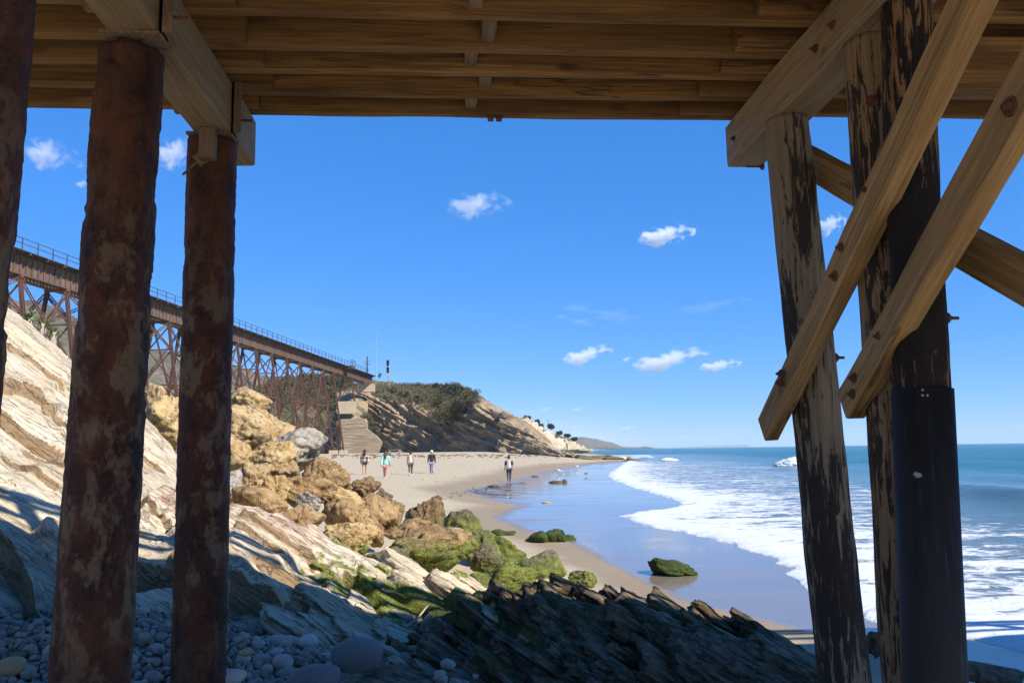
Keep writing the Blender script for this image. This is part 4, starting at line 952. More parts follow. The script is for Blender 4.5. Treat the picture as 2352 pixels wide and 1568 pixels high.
# reef flat off the point
for i, (u_, v_, w_, h_, d_) in enumerate([(1330, 1047.5, 60, 9, 175), (1372, 1049.5, 70, 9, 165), (1410, 1052, 60, 8, 158), (1300, 1045, 40, 10, 180), (1446, 1052, 16, 8, 170), (1480, 1052, 24, 4, 170), (1455, 1056.5, 60, 5, 150), (1350, 1052, 60, 7, 160), (1393, 1046, 40, 6, 175)]):
    boulder('reef_rock', u_, v_, w_, h_, d_, 'bmoss', 'low weedy reef rock trailing into the surf off the headland', 0.55, seed=500+i, group='reef rocks off the headland', ground=True, sub=4, rough=1.6, deep=0.5, cat='rock')
# ================================================================ the pier overhead
pier = empty('wooden_pier', (0, 2.0, 0), 'weathered timber pier overhead on rusty steel piles and leaning timber piles', 'pier')
def rough_bar(name, p0, p1, w, h, mat, parent, up=(0, 0, 1), ch=0.012, warp=0.01, seg=10, seed=0):
    """a sawn timber with worn arrises; local x (or y, z) runs along it so that the grain follows"""
    p0 = np.array(p0, float); p1 = np.array(p1, float); d = p1-p0; Ln = np.linalg.norm(d); d /= Ln
    up = np.array(up, float); side = np.cross(d, up); side /= np.linalg.norm(side); u2 = np.cross(side, d)
    c = [(-w/2+ch, -h/2), (w/2-ch, -h/2), (w/2, -h/2+ch), (w/2, h/2-ch), (w/2-ch, h/2), (-w/2+ch, h/2), (-w/2, h/2-ch), (-w/2, -h/2+ch)]
    n = len(c); V = []
    for i in range(seg+1):
        for a, b in c: V.append((i/seg*Ln, a, b))
    V = np.array(V)
    V[:, 1] += warp*fbm(np.stack([V[:, 0]*0.8+seed*3.1, V[:, 1]*9, V[:, 2]*9+seed], 1), 3)
    V[:, 2] += warp*fbm(np.stack([V[:, 0]*0.8+seed*5.3+50, V[:, 1]*9, V[:, 2]*9+seed], 1), 3)
    Fs = []
    for i in range(seg):
        for k in range(n): Fs.append([i*n+k, i*n+(k+1) % n, (i+1)*n+(k+1) % n, (i+1)*n+k])
    Fs += [list(range(n))[::-1], list(range(seg*n, seg*n+n))]
    Rm = np.stack([d, side, u2], 1)
    if mat in ('cap',): Rm = np.stack([side, d, u2], 1); V = V[:, [1, 0, 2]]
    elif mat == 'block': Rm = np.stack([side, u2, d], 1); V = V[:, [1, 2, 0]]
    me = mesh_np(name, V, [f[::-1] for f in Fs], MT[mat], smooth=False)
    o = bpy.data.objects.new(name, me); link(o, parent, p0)
    o.rotation_euler = Matrix(Rm.tolist()).to_euler() if np.linalg.det(Rm) > 0 else (Matrix((Rm*np.array((-1, 1, 1))).tolist()).to_euler())
    if np.linalg.det(Rm) < 0: o.scale = (-1, 1, 1)
    WM[o.name] = Matrix.Translation(tuple(p0)) @ o.rotation_euler.to_matrix().to_4x4() @ Matrix.Diagonal((*o.scale, 1))
    return o
def pile(top, bot, rt, rb, mat, parent, ztop, zbot, seed=0, rough=0.01, name='pile', nseg=200, n=56, flake=0.0):
    top = np.array(top, float); bot = np.array(bot, float)
    d = (bot-top)/(bot[2]-top[2]); A_ = top+d*(ztop-top[2]); B_ = top+d*(zbot-top[2])
    V = []
    for i in range(nseg+1):
        f = i/nseg; c = A_*(1-f)+B_*f; r = rt*(1-f)+rb*f
        for k in range(n):
            t = 2*math.pi*k/n; V.append((c[0]+r*math.cos(t), c[1]+r*math.sin(t), c[2], t, r))
    V = np.array(V); P = V[:, :3]; nx = np.stack([np.cos(V[:, 3]), np.sin(V[:, 3]), 0*V[:, 3]], 1)
    if flake:
        dsp = 0.35*rough*fbm(P*np.array((9, 9, 7))+seed*11, 4)+0.6*rough*fbm(P*30+seed, 3) - flake*sstep(0.25, 0.34, fbm(P*np.array((4.5, 4.5, 2.6))+seed*4, 4))
    else:
        dsp = rough*fbm(P*np.array((10, 10, 0.9))+seed*11, 4)+0.6*rough*fbm(P*np.array((30, 30, 1.6))+seed, 3)+rough*0.8*fbm(P*np.array((1, 1, 1.0))+seed*5, 2)
    P = P+nx*dsp[:, None]
    Fs = []
    for i in range(nseg):
        for k in range(n): Fs.append([i*n+k, (i+1)*n+k, (i+1)*n+(k+1) % n, i*n+(k+1) % n])
    Fs.append(list(range(n))); Fs.append(list(range(nseg*n, nseg*n+n))[::-1])
    return obj_np(name, P, Fs, MT[mat], parent)
ZC = 4.455                                # underside of the caps
p0a, p0b = PY(-37, 0, 2.8), PY(-100, 640, 2.8)
p1a, p1b = PY(301, 110, 4.25), PY(207, 1568, 4.25)
p2a, p2b = PY(488, 330, 5.6), PY(455, 1568, 5.6)
pa_a, pa_b = PY(1806, 275, 5.2), PY(1940, 1568, 5.2)
pb_a, pb_b = PY(2002, 100, 4.12), PY(2097, 1568, 4.12)
pc_a, pc_b = PY(2080, 10, 3.74), PY(2147, 1568, 3.74)
o = pile(p0a, p0b, .155, .165, 'rustpile', pier, ZC, 0.2, 1, 0.007, flake=0.012)
o['label'] = 'rusty steel pile cut off by the left edge of the view'
o = pile(p1a, p1b, .166, .185, 'rustpile', pier, ZC-0.055, 0.2, 2, 0.007, flake=0.012)
o['label'] = 'thick rusty steel pile with flaking skin at its head'
o = pile(p2a, p2b, .162, .168, 'rustpile', pier, ZC-0.02, 0.2, 3, 0.007, flake=0.006)
o['label'] = 'farther rusty steel pile carrying the end of the cap beam'
o = pile(pa_a, pa_b, .147, .153, 'pileA', pier, 4.474, -0.8, 4, 0.008); o['label'] = 'leaning timber pile with torn black bark streaks'
o = pile(pb_a, pb_b, .142, .142, 'pileB', pier, 4.474, -0.8, 5, 0.008); o['label'] = 'bare brown timber pile half behind the charred one'
o = pile(pc_a, pc_b, .119, .124, 'pileC', pier, 4.474, -0.8, 6, 0.008); o['label'] = 'charred timber pile with orange wood showing through'
pc = o
# sleeve on the charred pile
zt = PY(2130, 893, 3.74)[2]; dC = (pc_b-pc_a)/(pc_b[2]-pc_a[2])
a_, b_ = pc_a+dC*(zt-pc_a[2]), pc_a+dC*(-0.8-pc_a[2])
mb = MB(); mb.tube(a_, b_, .134, .137, 48, caps=False)
o = mb.build('sleeve', MT['sleeve'], pc, smooth=True); md = o.modifiers.new('thick', 'SOLIDIFY'); md.thickness = 0.012
def bolt(p, axis, r, parent, ln=0.05, washer=True, name='bolt'):
    axis = np.array(axis, float); axis /= np.linalg.norm(axis); p = np.array(p, float)
    m = MB()
    if washer: m.tube(p-axis*0.004, p+axis*0.008, r*1.9, r*1.85, 14)
    m.tube(p+axis*0.008, p+axis*(0.008+r*0.9), r*1.12, r*1.05, 6); m.tube(p+axis*0.01, p+axis*(0.01+ln), r*0.6, r*0.55, 8)
    return m.build(name, MT['rustbolt'], parent)
# white nail heads on the sleeve
for u_, v_ in ((2121, 911), (2174, 911), (2125, 899)):
    q = PY(u_, v_, 3.74)
    dz = (pc_a+dC*(q[2]-pc_a[2])); dirv = np.array((EYE[0]-dz[0]+(q[0]-dz[0])*6, EYE[1]-dz[1], 0)); dirv /= np.linalg.norm(dirv)
    mm = MB(); mm.tube(dz+dirv*0.128, dz+dirv*0.144, 0.006, 0.005, 8); mm.build('nail', MT['concrete'], pc)

# caps
capL = rough_bar('cap_beam', (-1.645, -0.75, 4.633), (-1.645, 6.12, 4.633), 0.25, 0.352, 'cap', pier, seed=1, seg=30, warp=0.012)
capR = rough_bar('cap_beam', (2.255, -0.75, 4.643), (2.255, 6.12, 4.643), 0.265, 0.335, 'cap', pier, seed=2, seg=30, warp=0.012)
for x0 in (-5.6, 6.2, 10.2, 14.2): rough_bar('cap_beam', (x0, -0.75, 4.645), (x0, 6.12, 4.645), 0.25, 0.33, 'cap', pier, seed=3, seg=12)
# stringers
ROWS = [6.0, 5.65, 5.30, 4.975, 4.565, 4.2, 3.85, 3.5, 3.15, 2.8, 2.4, 2.0, 1.6, 1.2, 0.8, 0.4, 0.0, -0.5]
ends_l = {6.0: (596,), 5.65: (628,), 5.30: (604,), 4.975: (562,), 4.565: (538,)}
ZS = 4.815; HS = 0.295; TS = 0.076
for i, y in enumerate(ROWS):
    xl = -2.0 - 0.25*rnd.random(); xr = 2.45+0.3*rnd.random()
    rough_bar('stringer', (xl, y, ZS+HS/2), (xr, y, ZS+HS/2), TS, HS, 'stringer', pier, seed=10+i, seg=16, warp=0.008)
    yn = y-0.082
    xe = PY(ends_l[y][0], 200, yn)[0] if y in ends_l else -1.2-0.2*rnd.random()
    rough_bar('stringer', (-6.2, yn, ZS+HS/2+0.004), (xe, yn, ZS+HS/2+0.004), TS, HS, 'stringer', pier, seed=60+i, seg=14, warp=0.008)
    rough_bar('stringer', (1.80-0.15*rnd.random(), yn, ZS+HS/2+0.004), (15.0, yn, ZS+HS/2+0.004), TS, HS, 'stringer', pier, seed=110+i, seg=14, warp=0.008)
# blocking between the stringers
for (a, b, u_) in ((6.0, 5.65, 1082), (5.65, 5.30, 1115), (5.30, 4.975, 1084), (4.975, 4.565, 1126), (4.565, 4.2, 1097)):
    x = PY(u_, 150, b+0.1)[0]
    rough_bar('blocking', (x, b+TS/2+0.002, ZS+HS/2+0.02), (x, a-TS/2-0.002, ZS+HS/2+0.02), 0.085, 0.25, 'block', pier, seed=int(u_), seg=3, warp=0.006)
for k in range(5, len(ROWS)-1):
    x = -0.14 + 0.09*(k % 2)
    rough_bar('blocking', (x, ROWS[k+1]+TS/2+0.002, ZS+HS/2+0.02), (x, ROWS[k]-TS/2-0.002, ZS+HS/2+0.02), 0.085, 0.25, 'block', pier, seed=k, seg=3, warp=0.006)
# deck
first = None
for i in range(71):
    x = -6.2+i*0.302
    if first is None: first = rough_bar('deck_plank', (x, -0.62, ZS+HS+0.05), (x, 6.06, ZS+HS+0.05), 0.292, 0.085, 'deck', pier, seed=i, seg=10, warp=0.004)
    else:
        c = copy_of(first, (x, -0.62, ZS+HS+0.05+0.002*(i % 3)), pier, rot=first.rotation_euler)
# railing at the far edge (its shadow lies on the rock)
for i in range(12):
    x = -6.0+i*1.83; m = MB(); m.box((x-.06, 5.93, ZS+HS+0.094), (x+.06, 6.03, ZS+HS+1.1)); m.build('railing_post', MT['cap'], pier)
for z in (0.42, 0.78): m = MB(); m.box((-6.2, 6.034, ZS+HS+z), (15.0, 6.07, ZS+HS+z+0.11)); m.build('railing_board', MT['stringer'], pier)
m = MB(); m.box((-6.2, 5.93, ZS+HS+1.102), (15.0, 6.07, ZS+HS+1.14)); m.build('handrail', MT['stringer'], pier)
# small ironwork hanging under the outermost stringer
for u_ in (1127, 1146):
    c = PY(u_, 277, 6.0); m = MB(); m.box((c[0]-.022, 5.965, ZS-.028), (c[0]+.022, 6.03, ZS-0.002)); m.build('bracket_foot', MT['rustbolt'], pier)
# steel saddles on the left cap
def saddle(y, u2=None):
    e = empty('saddle', (-1.515, y, 4.6), parent=pier)
    m = MB(); m.box((-1.512, y-.085, 4.42), (-1.500, y+.015, 4.80)); m.box((-1.512, y-.085, 4.445), (-1.45, y-.075, 4.80)); m.build('plate', MT['bracket'], e)
    m = MB(); m.box((-1.81, y-.085, 4.436), (-1.50, y+.10, 4.452)); m.build('seat_plate', MT['bracket'], e)
    bolt((-1.498, y-.035, 4.55), (1, 0, 0), 0.016, e, 0.10); bolt((-1.498, y-.035, 4.72), (1, 0, 0), 0.016, e, 0.07)
saddle(4.17); saddle(5.52)
m = MB(); m.box((-1.70, 5.36, 4.24), (-1.60, 5.43, 4.45)); m.build('wedge_block', MT['bracket'], pier)
m = MB()
q = PY(452, 372, 5.44); m.bar(q, q+np.array((0.085, 0.0, 0.07)), 0.09, 0.012, up=(0, 1, 0)); m.bar(q+np.array((0.01, 0, 0)), q+np.array((-0.09, 0, -0.09)), 0.016, 0.01); m.build('peeling_strap', MT['bracket'], pier)

# braces of the right bent
def plank_on(a, b, w, t, seed, label):
    a = np.array(a, float); b = np.array(b, float); d = b-a; d /= np.linalg.norm(d)
    upv = np.cross((-1.0, 0, 0), d)
    o = rough_bar('brace', a, b, t, w, 'brace', pier, up=upv, seed=seed, seg=24, warp=0.010, ch=0.01)
    o['label'] = label; return o
def X3(u, v, x):                    # the point seen at u, v on the plane x
    d = ray(u, v); return EYE + d*(x/d[0])
B1a, B1b = X3(1765, 985, 2.09), X3(2226, 20, 2.035)
b1 = plank_on(B1a, B1a+(B1b-B1a)*1.55, 0.185, 0.10, 31, 'longer diagonal brace, bolted across the leaning pile')
B2a, B2b = X3(1955, 928, 2.09), X3(2330, 268, 2.035)
b2 = plank_on(B2a, B2a+(B2b-B2a)*1.9, 0.185, 0.10, 32, 'diagonal brace ending low on the bare brown pile')
B3a, B3b = X3(1850, 368, 2.47), X3(2352, 640, 2.47)
b3 = plank_on(B3a-(B3b-B3a)*0.10, B3a+(B3b-B3a)*1.35, 0.20, 0.09, 33, 'counter brace running down behind the timber piles')
def bolts_on(br, x, pts, r=0.015):
    for u_, v_ in pts:
        q = X3(u_, v_, x); bolt(q+np.array((0.0, 0, 0)), (-1, 0, 0), r, br, 0.025)
bolts_on(b1, 2.012, [(1795, 858), (1793, 878), (1918, 634), (1934, 568), (1992, 436)])
bolts_on(b2, 2.032, [(1963, 868), (1960, 905), (2022, 772)])
bolts_on(b2, 1.985, [(2322, 245)], 0.020)
bolts_on(capR, 2.122, [(1873, 112), (1688, 318), (1913, 58)], 0.014)
q = PY(1752, 383, 5.15); bolt(q, (-1, 0, 0), 0.012, pier, 0.10, name='through_bolt')
q = pa_a+(pa_b-pa_a)*0.445+np.array((.148, -.03, 0)); bolt(q, (1, 0, 0), 0.016, pier, 0.05, name='through_bolt')
q = pc_a+(pc_b-pc_a)*0.49+np.array((.135, 0, 0)); bolt(q, (1, 0, 0), 0.014, pier, 0.05, name='through_bolt')
q = X3(2003, 232, 2.165); bolt(q, (-.6, -.8, 0), 0.017, pier, 0.03, name='through_bolt')
# heavy cross plank under the right bay
rough_bar('cross_plank', (2.55, 4.62, 4.60), (5.5, 4.62, 4.60), 0.09, 0.36, 'stringer', pier, seed=77, seg=8)
# ================================================================ railway trestle
def dist_i(i): return 90.3 + 8.367*i
def u_of(d): return 1320-115000.0/d
T0 = PD(u_of(90.3), 625, 90.3); ZD = PD(400, 625+.325*(400-47), 115000.0/(1320-400))[2]
T1 = PD(u_of(224.0), 872, 224.0)
ax = np.array((T1[0]-T0[0], T1[1]-T0[1], 0)); LT = np.linalg.norm(ax); ax /= LT
inl = np.array((-ax[1], ax[0], 0))            # to the inland side
SP = 8.367*LT/(224.0-90.3)
GA = 2.4
def tp(s, o, z): return np.array((T0[0], T0[1], 0)) + ax*s + inl*o + np.array((0, 0, z))
s0, s1 = -13.0, (246.5-90.3)*LT/133.7
GH, ZT = 2.05, ZD
tr = empty('railway_trestle', tp(0, GA/2, 2.0), 'long rust brown steel railway trestle on tall braced legs striding toward the headland', 'bridge')
for o_ in (0, GA):
    m = MB(); m.bar(tp(s0, o_, ZT+GH/2), tp(s1, o_, ZT+GH/2), 0.05, GH)
    m.build('girder_web', MT['girder'], tr)
    for z, h in ((ZT+0.03, 0.08), (ZT+GH-0.02, 0.08)):
        m = MB(); m.bar(tp(s0, o_, z), tp(s1, o_, z), 0.46, h); m.build('flange', MT['girder'], tr)
m = MB(); m.bar(tp(0, -0.10, ZT+0.08), tp(0, -0.10, ZT+GH-0.07), 0.08, 0.18, up=tuple(ax))
st0 = None
n = int((s1-s0)/1.03)
for i in range(n):
    p = tp(s0+0.5+i*1.03, -0.11, ZT)
    if st0 is None:
        m = MB(); m.bar(p+np.array((0, 0, .075)), p+np.array((0, 0, GH-.065)), 0.09, 0.17, up=tuple(ax)); st0 = m.build('stiffener', MT['girder'], tr, loc=p)
    else: copy_of(st0, p, tr)
# ties, walkway, guard timbers, rails
ti = None
n = int((s1-s0)/0.62)
for i in range(n):
    s_ = s0+0.3+i*0.62; p = tp(s_, 0, ZT+GH+0.02); lo = 0.75 if (i % 5) else 1.35
    if i % 5 == 0:
        m = MB(); m.bar(tp(s_, -1.35, ZT+GH+.16), tp(s_, GA+1.35, ZT+GH+.16), 0.24, 0.27); m.build('tie', MT['tie'], tr)
    elif ti is None:
        m = MB(); m.bar(tp(s_, -0.75, ZT+GH+.16), tp(s_, GA+0.75, ZT+GH+.16), 0.24, 0.27); ti = m.build('tie', MT['tie'], tr, loc=p)
    else: copy_of(ti, p, tr)
for o_, w, h, z, nm in ((-1.02, 0.7, 0.06, .33, 'walkway'), (-0.55, .2, .2, .42, 'guard_timber'), (0.48, .08, .2, .42, 'track_rail'), (GA-.48, .08, .2, .42, 'track_rail')):
    m = MB(); m.bar(tp(s0, o_, ZT+GH+z), tp(s1, o_, ZT+GH+z), w, h); m.build(nm, MT['tie'], tr)
sr1 = (238.0-90.3)*LT/133.7
po = None
n = int((sr1-s0)/2.65)
for i in range(n+1):
    p = tp(s0+0.6+i*2.65, -1.36, ZT+GH+.2)
    if po is None:
        m = MB(); m.bar(p, p+np.array((0, 0, 1.42)), 0.09, 0.09, up=tuple(ax)); po = m.build('railing_post', MT['rail'], tr, loc=p)
    else: copy_of(po, p, tr)
for z in (1.42, 0.82):
    m = MB(); m.bar(tp(s0, -1.36, ZT+GH+.2+z), tp(sr1, -1.36, ZT+GH+.2+z), 0.075, 0.075); m.build('handrail', MT['rail'], tr)
# refuge platform on the walkway
m = MB(); sb = (217-90.3)*LT/133.7
m.bar(tp(sb-1.6, -2.0, ZT+GH+.05), tp(sb+1.6, -2.0, ZT+GH+.05), 1.3, 0.7)
for a in (-1.6, 1.6): m.bar(tp(sb+a, -2.6, ZT+GH+.3), tp(sb+a, -2.6, ZT+GH+1.9), .12, .12, up=tuple(ax)); m.bar(tp(sb+a, -2.6, ZT+GH+1.7), tp(sb+a, -1.36, ZT+GH+1.7), .1, .1)
m.bar(tp(sb-1.6, -2.6, ZT+GH+1.8), tp(sb+1.6, -2.6, ZT+GH+1.8), .1, .1); m.build('refuge_platform', MT['rail'], tr)

BAT = 0.15
def lattice(m, a, b, w, up):
    a = np.array(a, float); b = np.array(b, float); d = b-a; L = np.linalg.norm(d); d /= L
    upv = np.array(up, float); sd = np.cross(d, upv); sd /= np.linalg.norm(sd)
    for q in (-1, 1): m.bar(a+sd*q*w/2, b+sd*q*w/2, .09, .12, up=upv)
    k = max(2, int(L/(w*1.15)))
    for j in range(k):
        q = 1 if j % 2 else -1
        m.bar(a+d*L*j/k+sd*q*w/2, a+d*L*(j+1)/k-sd*q*w/2, .05, .05, up=upv)
LEV = [1.0, 0.80, 0.55, 0.28, 0.0]
def leg_pt(i, side, f, zb):
    s_ = i*SP; z = zb + (ZT-0.1-zb)*f; spread = (ZT-0.1-z)*BAT
    return tp(s_, (-spread if side == 0 else GA+spread), z)
bents = [(-1, 1.0)]+[(i, 1.0) for i in range(0, 8)]+[(i, 2.3) for i in range(8, 13)]+[(13, 2.95), (14, 2.95)]
for i, zb in bents:
    e = empty('bent', tp(i*SP, GA/2, zb), parent=tr)
    for side in (0, 1):
        m = MB(); a, b = leg_pt(i, side, 0, zb), leg_pt(i, side, 1, zb)
        for q in (-1, 1): m.bar(a+ax*q*0.17, b+ax*q*0.17, 0.36, 0.09, up=tuple(ax))
        m.bar(a, b, 0.10, 0.34, up=tuple(ax)); m.build('leg', MT['leg'], e)
    m = MB(); m.bar(tp(i*SP, -0.3, ZT-0.16), tp(i*SP, GA+0.3, ZT-0.16), 0.5, 0.3); m.build('cap_plate', MT['lace'], e)
    for f in LEV[1:]:
        ff = max(f, 0.02); m = MB(); m.bar(leg_pt(i, 0, ff, zb), leg_pt(i, 1, ff, zb), .2, .22); m.build('strut', MT['leg'] if f < .6 else MT['lace'], e)
    for f1, f0 in zip(LEV[:-1], LEV[1:]):
        f1 = min(f1, 0.97); f0 = max(f0, 0.02)
        for sd in (0, 1):
            m = MB(); m.bar(leg_pt(i, sd, f0, zb)+ax*0.08*(1 if sd else -1), leg_pt(i, 1-sd, f1, zb)+ax*0.08*(1 if sd else -1), .19, .12, up=tuple(ax)); m.build('sway_brace', MT['lace'], e)
for i in range(-1, 14):
    pair = (i % 2 == 0)
    zb = dict(bents).get(i, 2.3); zb2 = dict(bents).get(i+1, 2.3)
    for side in (0, 1):
        tiers = ((1.0, 0.55), (0.55, 0.0)) if pair else ((1.0, 0.80),)
        if not pair and i > 6: tiers = ()
        for f1, f0 in tiers:
            f1 = min(f1, .985); f0 = max(f0, .02)
            for sw in (0, 1):
                a = leg_pt(i, side, f0 if sw else f1, zb); b = leg_pt(i+1, side, f1 if sw else f0, zb2)
                m = MB(); lattice(m, a+inl*.05*sw, b+inl*.05*sw, 0.34, inl); m.build('tower_brace', MT['lace'], tr)
        if pair:
            for f in (0.55, 0.28):
                m = MB(); m.bar(leg_pt(i, side, f, zb), leg_pt(i+1, side, f, zb2), .25, .3); m.build('tower_strut', MT['leg'], tr)
# short end bent on its block
i = 16; zb = PD(797, 922, 224)[2]
e = empty('bent', tp(i*SP, GA/2, zb), parent=tr)
for side in (0, 1):
    m = MB(); m.bar(leg_pt(i, side, 0, zb), leg_pt(i, side, 1, zb), .42, .42, up=tuple(ax)); m.build('leg', MT['leg'], e)
for sd in (0, 1):
    m = MB(); m.bar(leg_pt(i, sd, .03, zb)+ax*.1*sd, leg_pt(i, 1-sd, .97, zb)+ax*.1*sd, .18, .12, up=tuple(ax)); m.build('sway_brace', MT['lace'], e)
# concrete footings
def footing(c, w, d, z0, z1, label, nm='concrete_footing', taper=0.0):
    c = np.array(c, float); hw, hd = w/2, d/2; V = []
    for z, k in ((z0, 1+taper), (z1-0.08, 1.0), (z1, 0.96)):
        for a, b in ((-1, -1), (1, -1), (1, 1), (-1, 1)): V.append((c[0]+a*hw*k, c[1]+b*hd*k, z))
    Fs = [[3, 2, 1, 0], [8, 9, 10, 11]]
    for r in (0, 4): Fs += [[r+j, r+(j+1) % 4, r+4+(j+1) % 4, r+4+j] for j in range(4)]
    o = obj_np(nm, V, Fs, MT['concrete'], loc=(c[0], c[1], z0), smooth=False); return tag(o, label, 'footing', 'concrete footings of the trestle')
b13 = dict(bents)
for i, nm in ((13, 'second last tall bent'), (14, 'last tall bent')):
    for side, sn in ((0, 'seaward'), (1, 'inland')):
        p = leg_pt(i, side, 0, b13[i]); footing(p, 1.9, 1.7, 1.6, b13[i]-0.01, 'pale concrete footing under the %s leg of the trestle\'s %s' % (sn, nm), taper=0.06)
p = (leg_pt(16, 0, 0, zb)+leg_pt(16, 1, 0, zb))/2
footing(p, 4.7, 3.0, zb-3.3, zb-0.01, 'tall pale concrete block carrying the short end bent of the trestle')
pe = tp(s1-1.2, GA/2, 0); footing(pe, 4.6, 2.6, ZT-2.4, ZT-0.06, 'concrete bridge seat under the end of the trestle deck')
# retaining wall with board marks
wl = [PD(u, v, 221) for u, v in ((783, 1044), (783, 962), (838, 961), (841, 969), (841, 984), (862, 1000), (876, 1016), (864, 1046))]
V = wl+[q+np.array((0.2, 2.4, 0)) for q in wl]; n = len(wl)
o = obj_np('retaining_wall', V, [list(range(n))[::-1], list(range(n, 2*n))]+[[i, (i+1) % n, n+(i+1) % n, n+i] for i in range(n)], MT['wall'], loc=wl[0], smooth=False)
tag(o, 'stepped retaining wall of board marked concrete between the trestle and the headland', 'wall')

# ================================================================ poles and signals on the headland
def pt(u, v, d): return PD(u, v, d)
a, b = pt(843.5, 864, 252), pt(843.5, 818, 252)
e = empty('utility_pole', a-np.array((0, 0, 1.5)), 'short dark timber utility pole with small crossarms at the end of the trestle', 'pole')
m = MB(); m.tube(a-np.array((0, 0, 1.5)), b, .26, .2, 10); m.build('pole', MT['tie'], e)
for dz in (1.6, 2.4): m = MB(); m.bar(b+np.array((-1.1, 0, -dz)), b+np.array((1.1, 0, -dz)), .1, .12); m.build('crossarm', MT['tie'], e)
MT['galv'] = flat('galvanised steel', (0.36, 0.38, 0.40), 0.5, 0.1, 1.0, 0.2); MT['black'] = flat('black enamel', (0.012, 0.012, 0.013), 0.5, 0.2)
a, b = pt(863.5, 868, 252), pt(864.5, 764, 252); mid = pt(864, 825, 252)
e = empty('antenna_mast', a-np.array((0, 0, 1)), 'tall thin grey mast rising above the end of the trestle', 'mast')
m = MB(); m.tube(a-np.array((0, 0, 1)), mid, .12, .11, 8); m.build('lower_tube', MT['galv'], e)
m = MB(); m.tube(mid, b, .055, .045, 8); m.build('upper_tube', MT['galv'], e)
m = MB(); m.ball(b, .26, 8, 5); m.bar(b+np.array((-.5, 0, -.2)), b+np.array((.6, 0, -.2)), .08, .08); m.build('mast_head', MT['galv'], e)
a, b = pt(893.5, 880, 252), pt(894.2, 834, 252)
e = empty('railway_signal', a-np.array((0, 0, 1)), 'railway signal post with two black signal heads on the headland', 'signal')
m = MB(); m.tube(a-np.array((0, 0, 1)), b, .14, .12, 8); m.build('post', MT['galv'], e)
m = MB(); m.bar(b+np.array((.45, .2, -.4)), np.array((b[0]+.45, b[1]+.2, a[2])), .08, .08); m.bar(b+np.array((.7, .2, -.4)), np.array((b[0]+.7, b[1]+.2, a[2])), .06, .06); m.build('ladder', MT['galv'], e)
MT['lens'] = flat('signal lens', (0.35, 0.02, 0.012), 0.3, 0.1)
for v_ in (833.5, 849.5):
    c = pt(890.8, v_, 251.6); h = empty('signal_head', c, parent=e)
    m = MB(); m.tube(c+np.array((0, .12, -.55)), c+np.array((0, -.12, -.55)), .42, .42, 14); m.tube(c+np.array((0, .12, .55)), c+np.array((0, -.12, .55)), .42, .42, 14); m.bar(c+np.array((0, 0, -.55)), c+np.array((0, 0, .55)), .84, .235, up=(0, 1, 0)); m.build('backplate', MT['black'], h)
    m = MB(); m.tube(c+np.array((0, -.12, -.3)), c+np.array((0, -.5, -.3)), .2, .2, 10); m.build('hood', MT['black'], h)
    m = MB(); m.tube(c+np.array((0.02, -.5, -.3)), c+np.array((0.02, -.52, -.3)), .15, .14, 10); m.build('lens', MT['lens'], h)
c = pt(892, 868, 251.5); m = MB(); m.box(c-np.array((.35, .3, .9)), c+np.array((.35, .3, .9))); m.build('relay_case', MT['galv'], e)
po = None
for j, u_ in enumerate((823, 829, 834, 841, 847, 852, 857)):
    va = 852+(u_-823)*.40; a, b = pt(u_, va+7, 250), pt(u_, va-3+1.0*(j % 3), 250)
    m = MB(); m.bar(a-np.array((0, 0, 1)), b, .13, .13, up=(1, 0, 0)); m.bar(b, b+np.array((0, 0, .12)), .08, .08, up=(1, 0, 0)); o = m.build('fence_post', MT['rail'], loc=a); tag(o, 'thin dark post in the row past the end of the trestle railing', 'post', 'posts beyond the trestle railing')
c = pt(872, 862, 252); e = empty('small_sign', c-np.array((0, 0, 1.2)), 'tiny green tilted sign between the mast and the signal', 'sign')
MT['green'] = flat('green paint', (0.02, 0.12, 0.07), 0.6, 0.2)
m = MB(); m.bar(c+np.array((-.25, 0, -.6)), c+np.array((.25, 0, .7)), .9, .08, up=(0, 1, 0)); m.build('board', MT['green'], e)
m = MB(); m.bar(c+np.array((0, 0.1, -2.2)), c+np.array((0, .1, 0)), .1, .1, up=(1, 0, 0)); m.build('post', MT['galv'], e)
# mast on the pale cliff
a, b = pt(1259.5, 984, 380), pt(1258.8, 965, 380); m = MB(); m.tube(a, b, .16, .12, 6); m.ball(b, .25, 6, 4); o = m.build('antenna_mast', MT['rail'], loc=a); tag(o, 'small dark mast on the pale sea cliff beside the bent tree', 'mast')
# plank shelter and table under the headland
c = hit_beach(907, 1039.5); c = PD(907, 1040.2, 120); c[2] = beach_at(c[0], c[1])
e = empty('picnic_table', c, 'bleached wooden picnic table half sunk in the sand under the headland', 'table')
def L(x, y, z): return c+np.array((x, y, z))
m = MB()
for y in (-.35, -.12, .12, .35): m.bar(L(-1.05, y, .72), L(.85, y, .76), .2, .05)
m.build('table_top', MT['drift'], e)
for y in (-.75, .75): m = MB(); m.bar(L(-1.1, y, .40), L(.95, y, .44), .3, .06); m.build('bench', MT['drift'], e)
for x in (-.7, .6):
    for y in (-1, 1): m = MB(); m.bar(L(x, y*.7, -.1), L(x, y*.2, .73), .09, .12, up=(1, 0, 0)); m.build('leg', MT['drift'], e)
    m = MB(); m.bar(L(x, -.8, .36), L(x, .8, .38), .06, .12); m.build('crossbeam', MT['drift'], e)
m = MB(); m.bar(L(-1.25, .3, .1), L(-.95, .3, .22), .3, .2); m.bar(L(.7, -.2, .75), L(1.25, -.3, .1), .25, .07); m.build('fallen_board', MT['drift'], e)
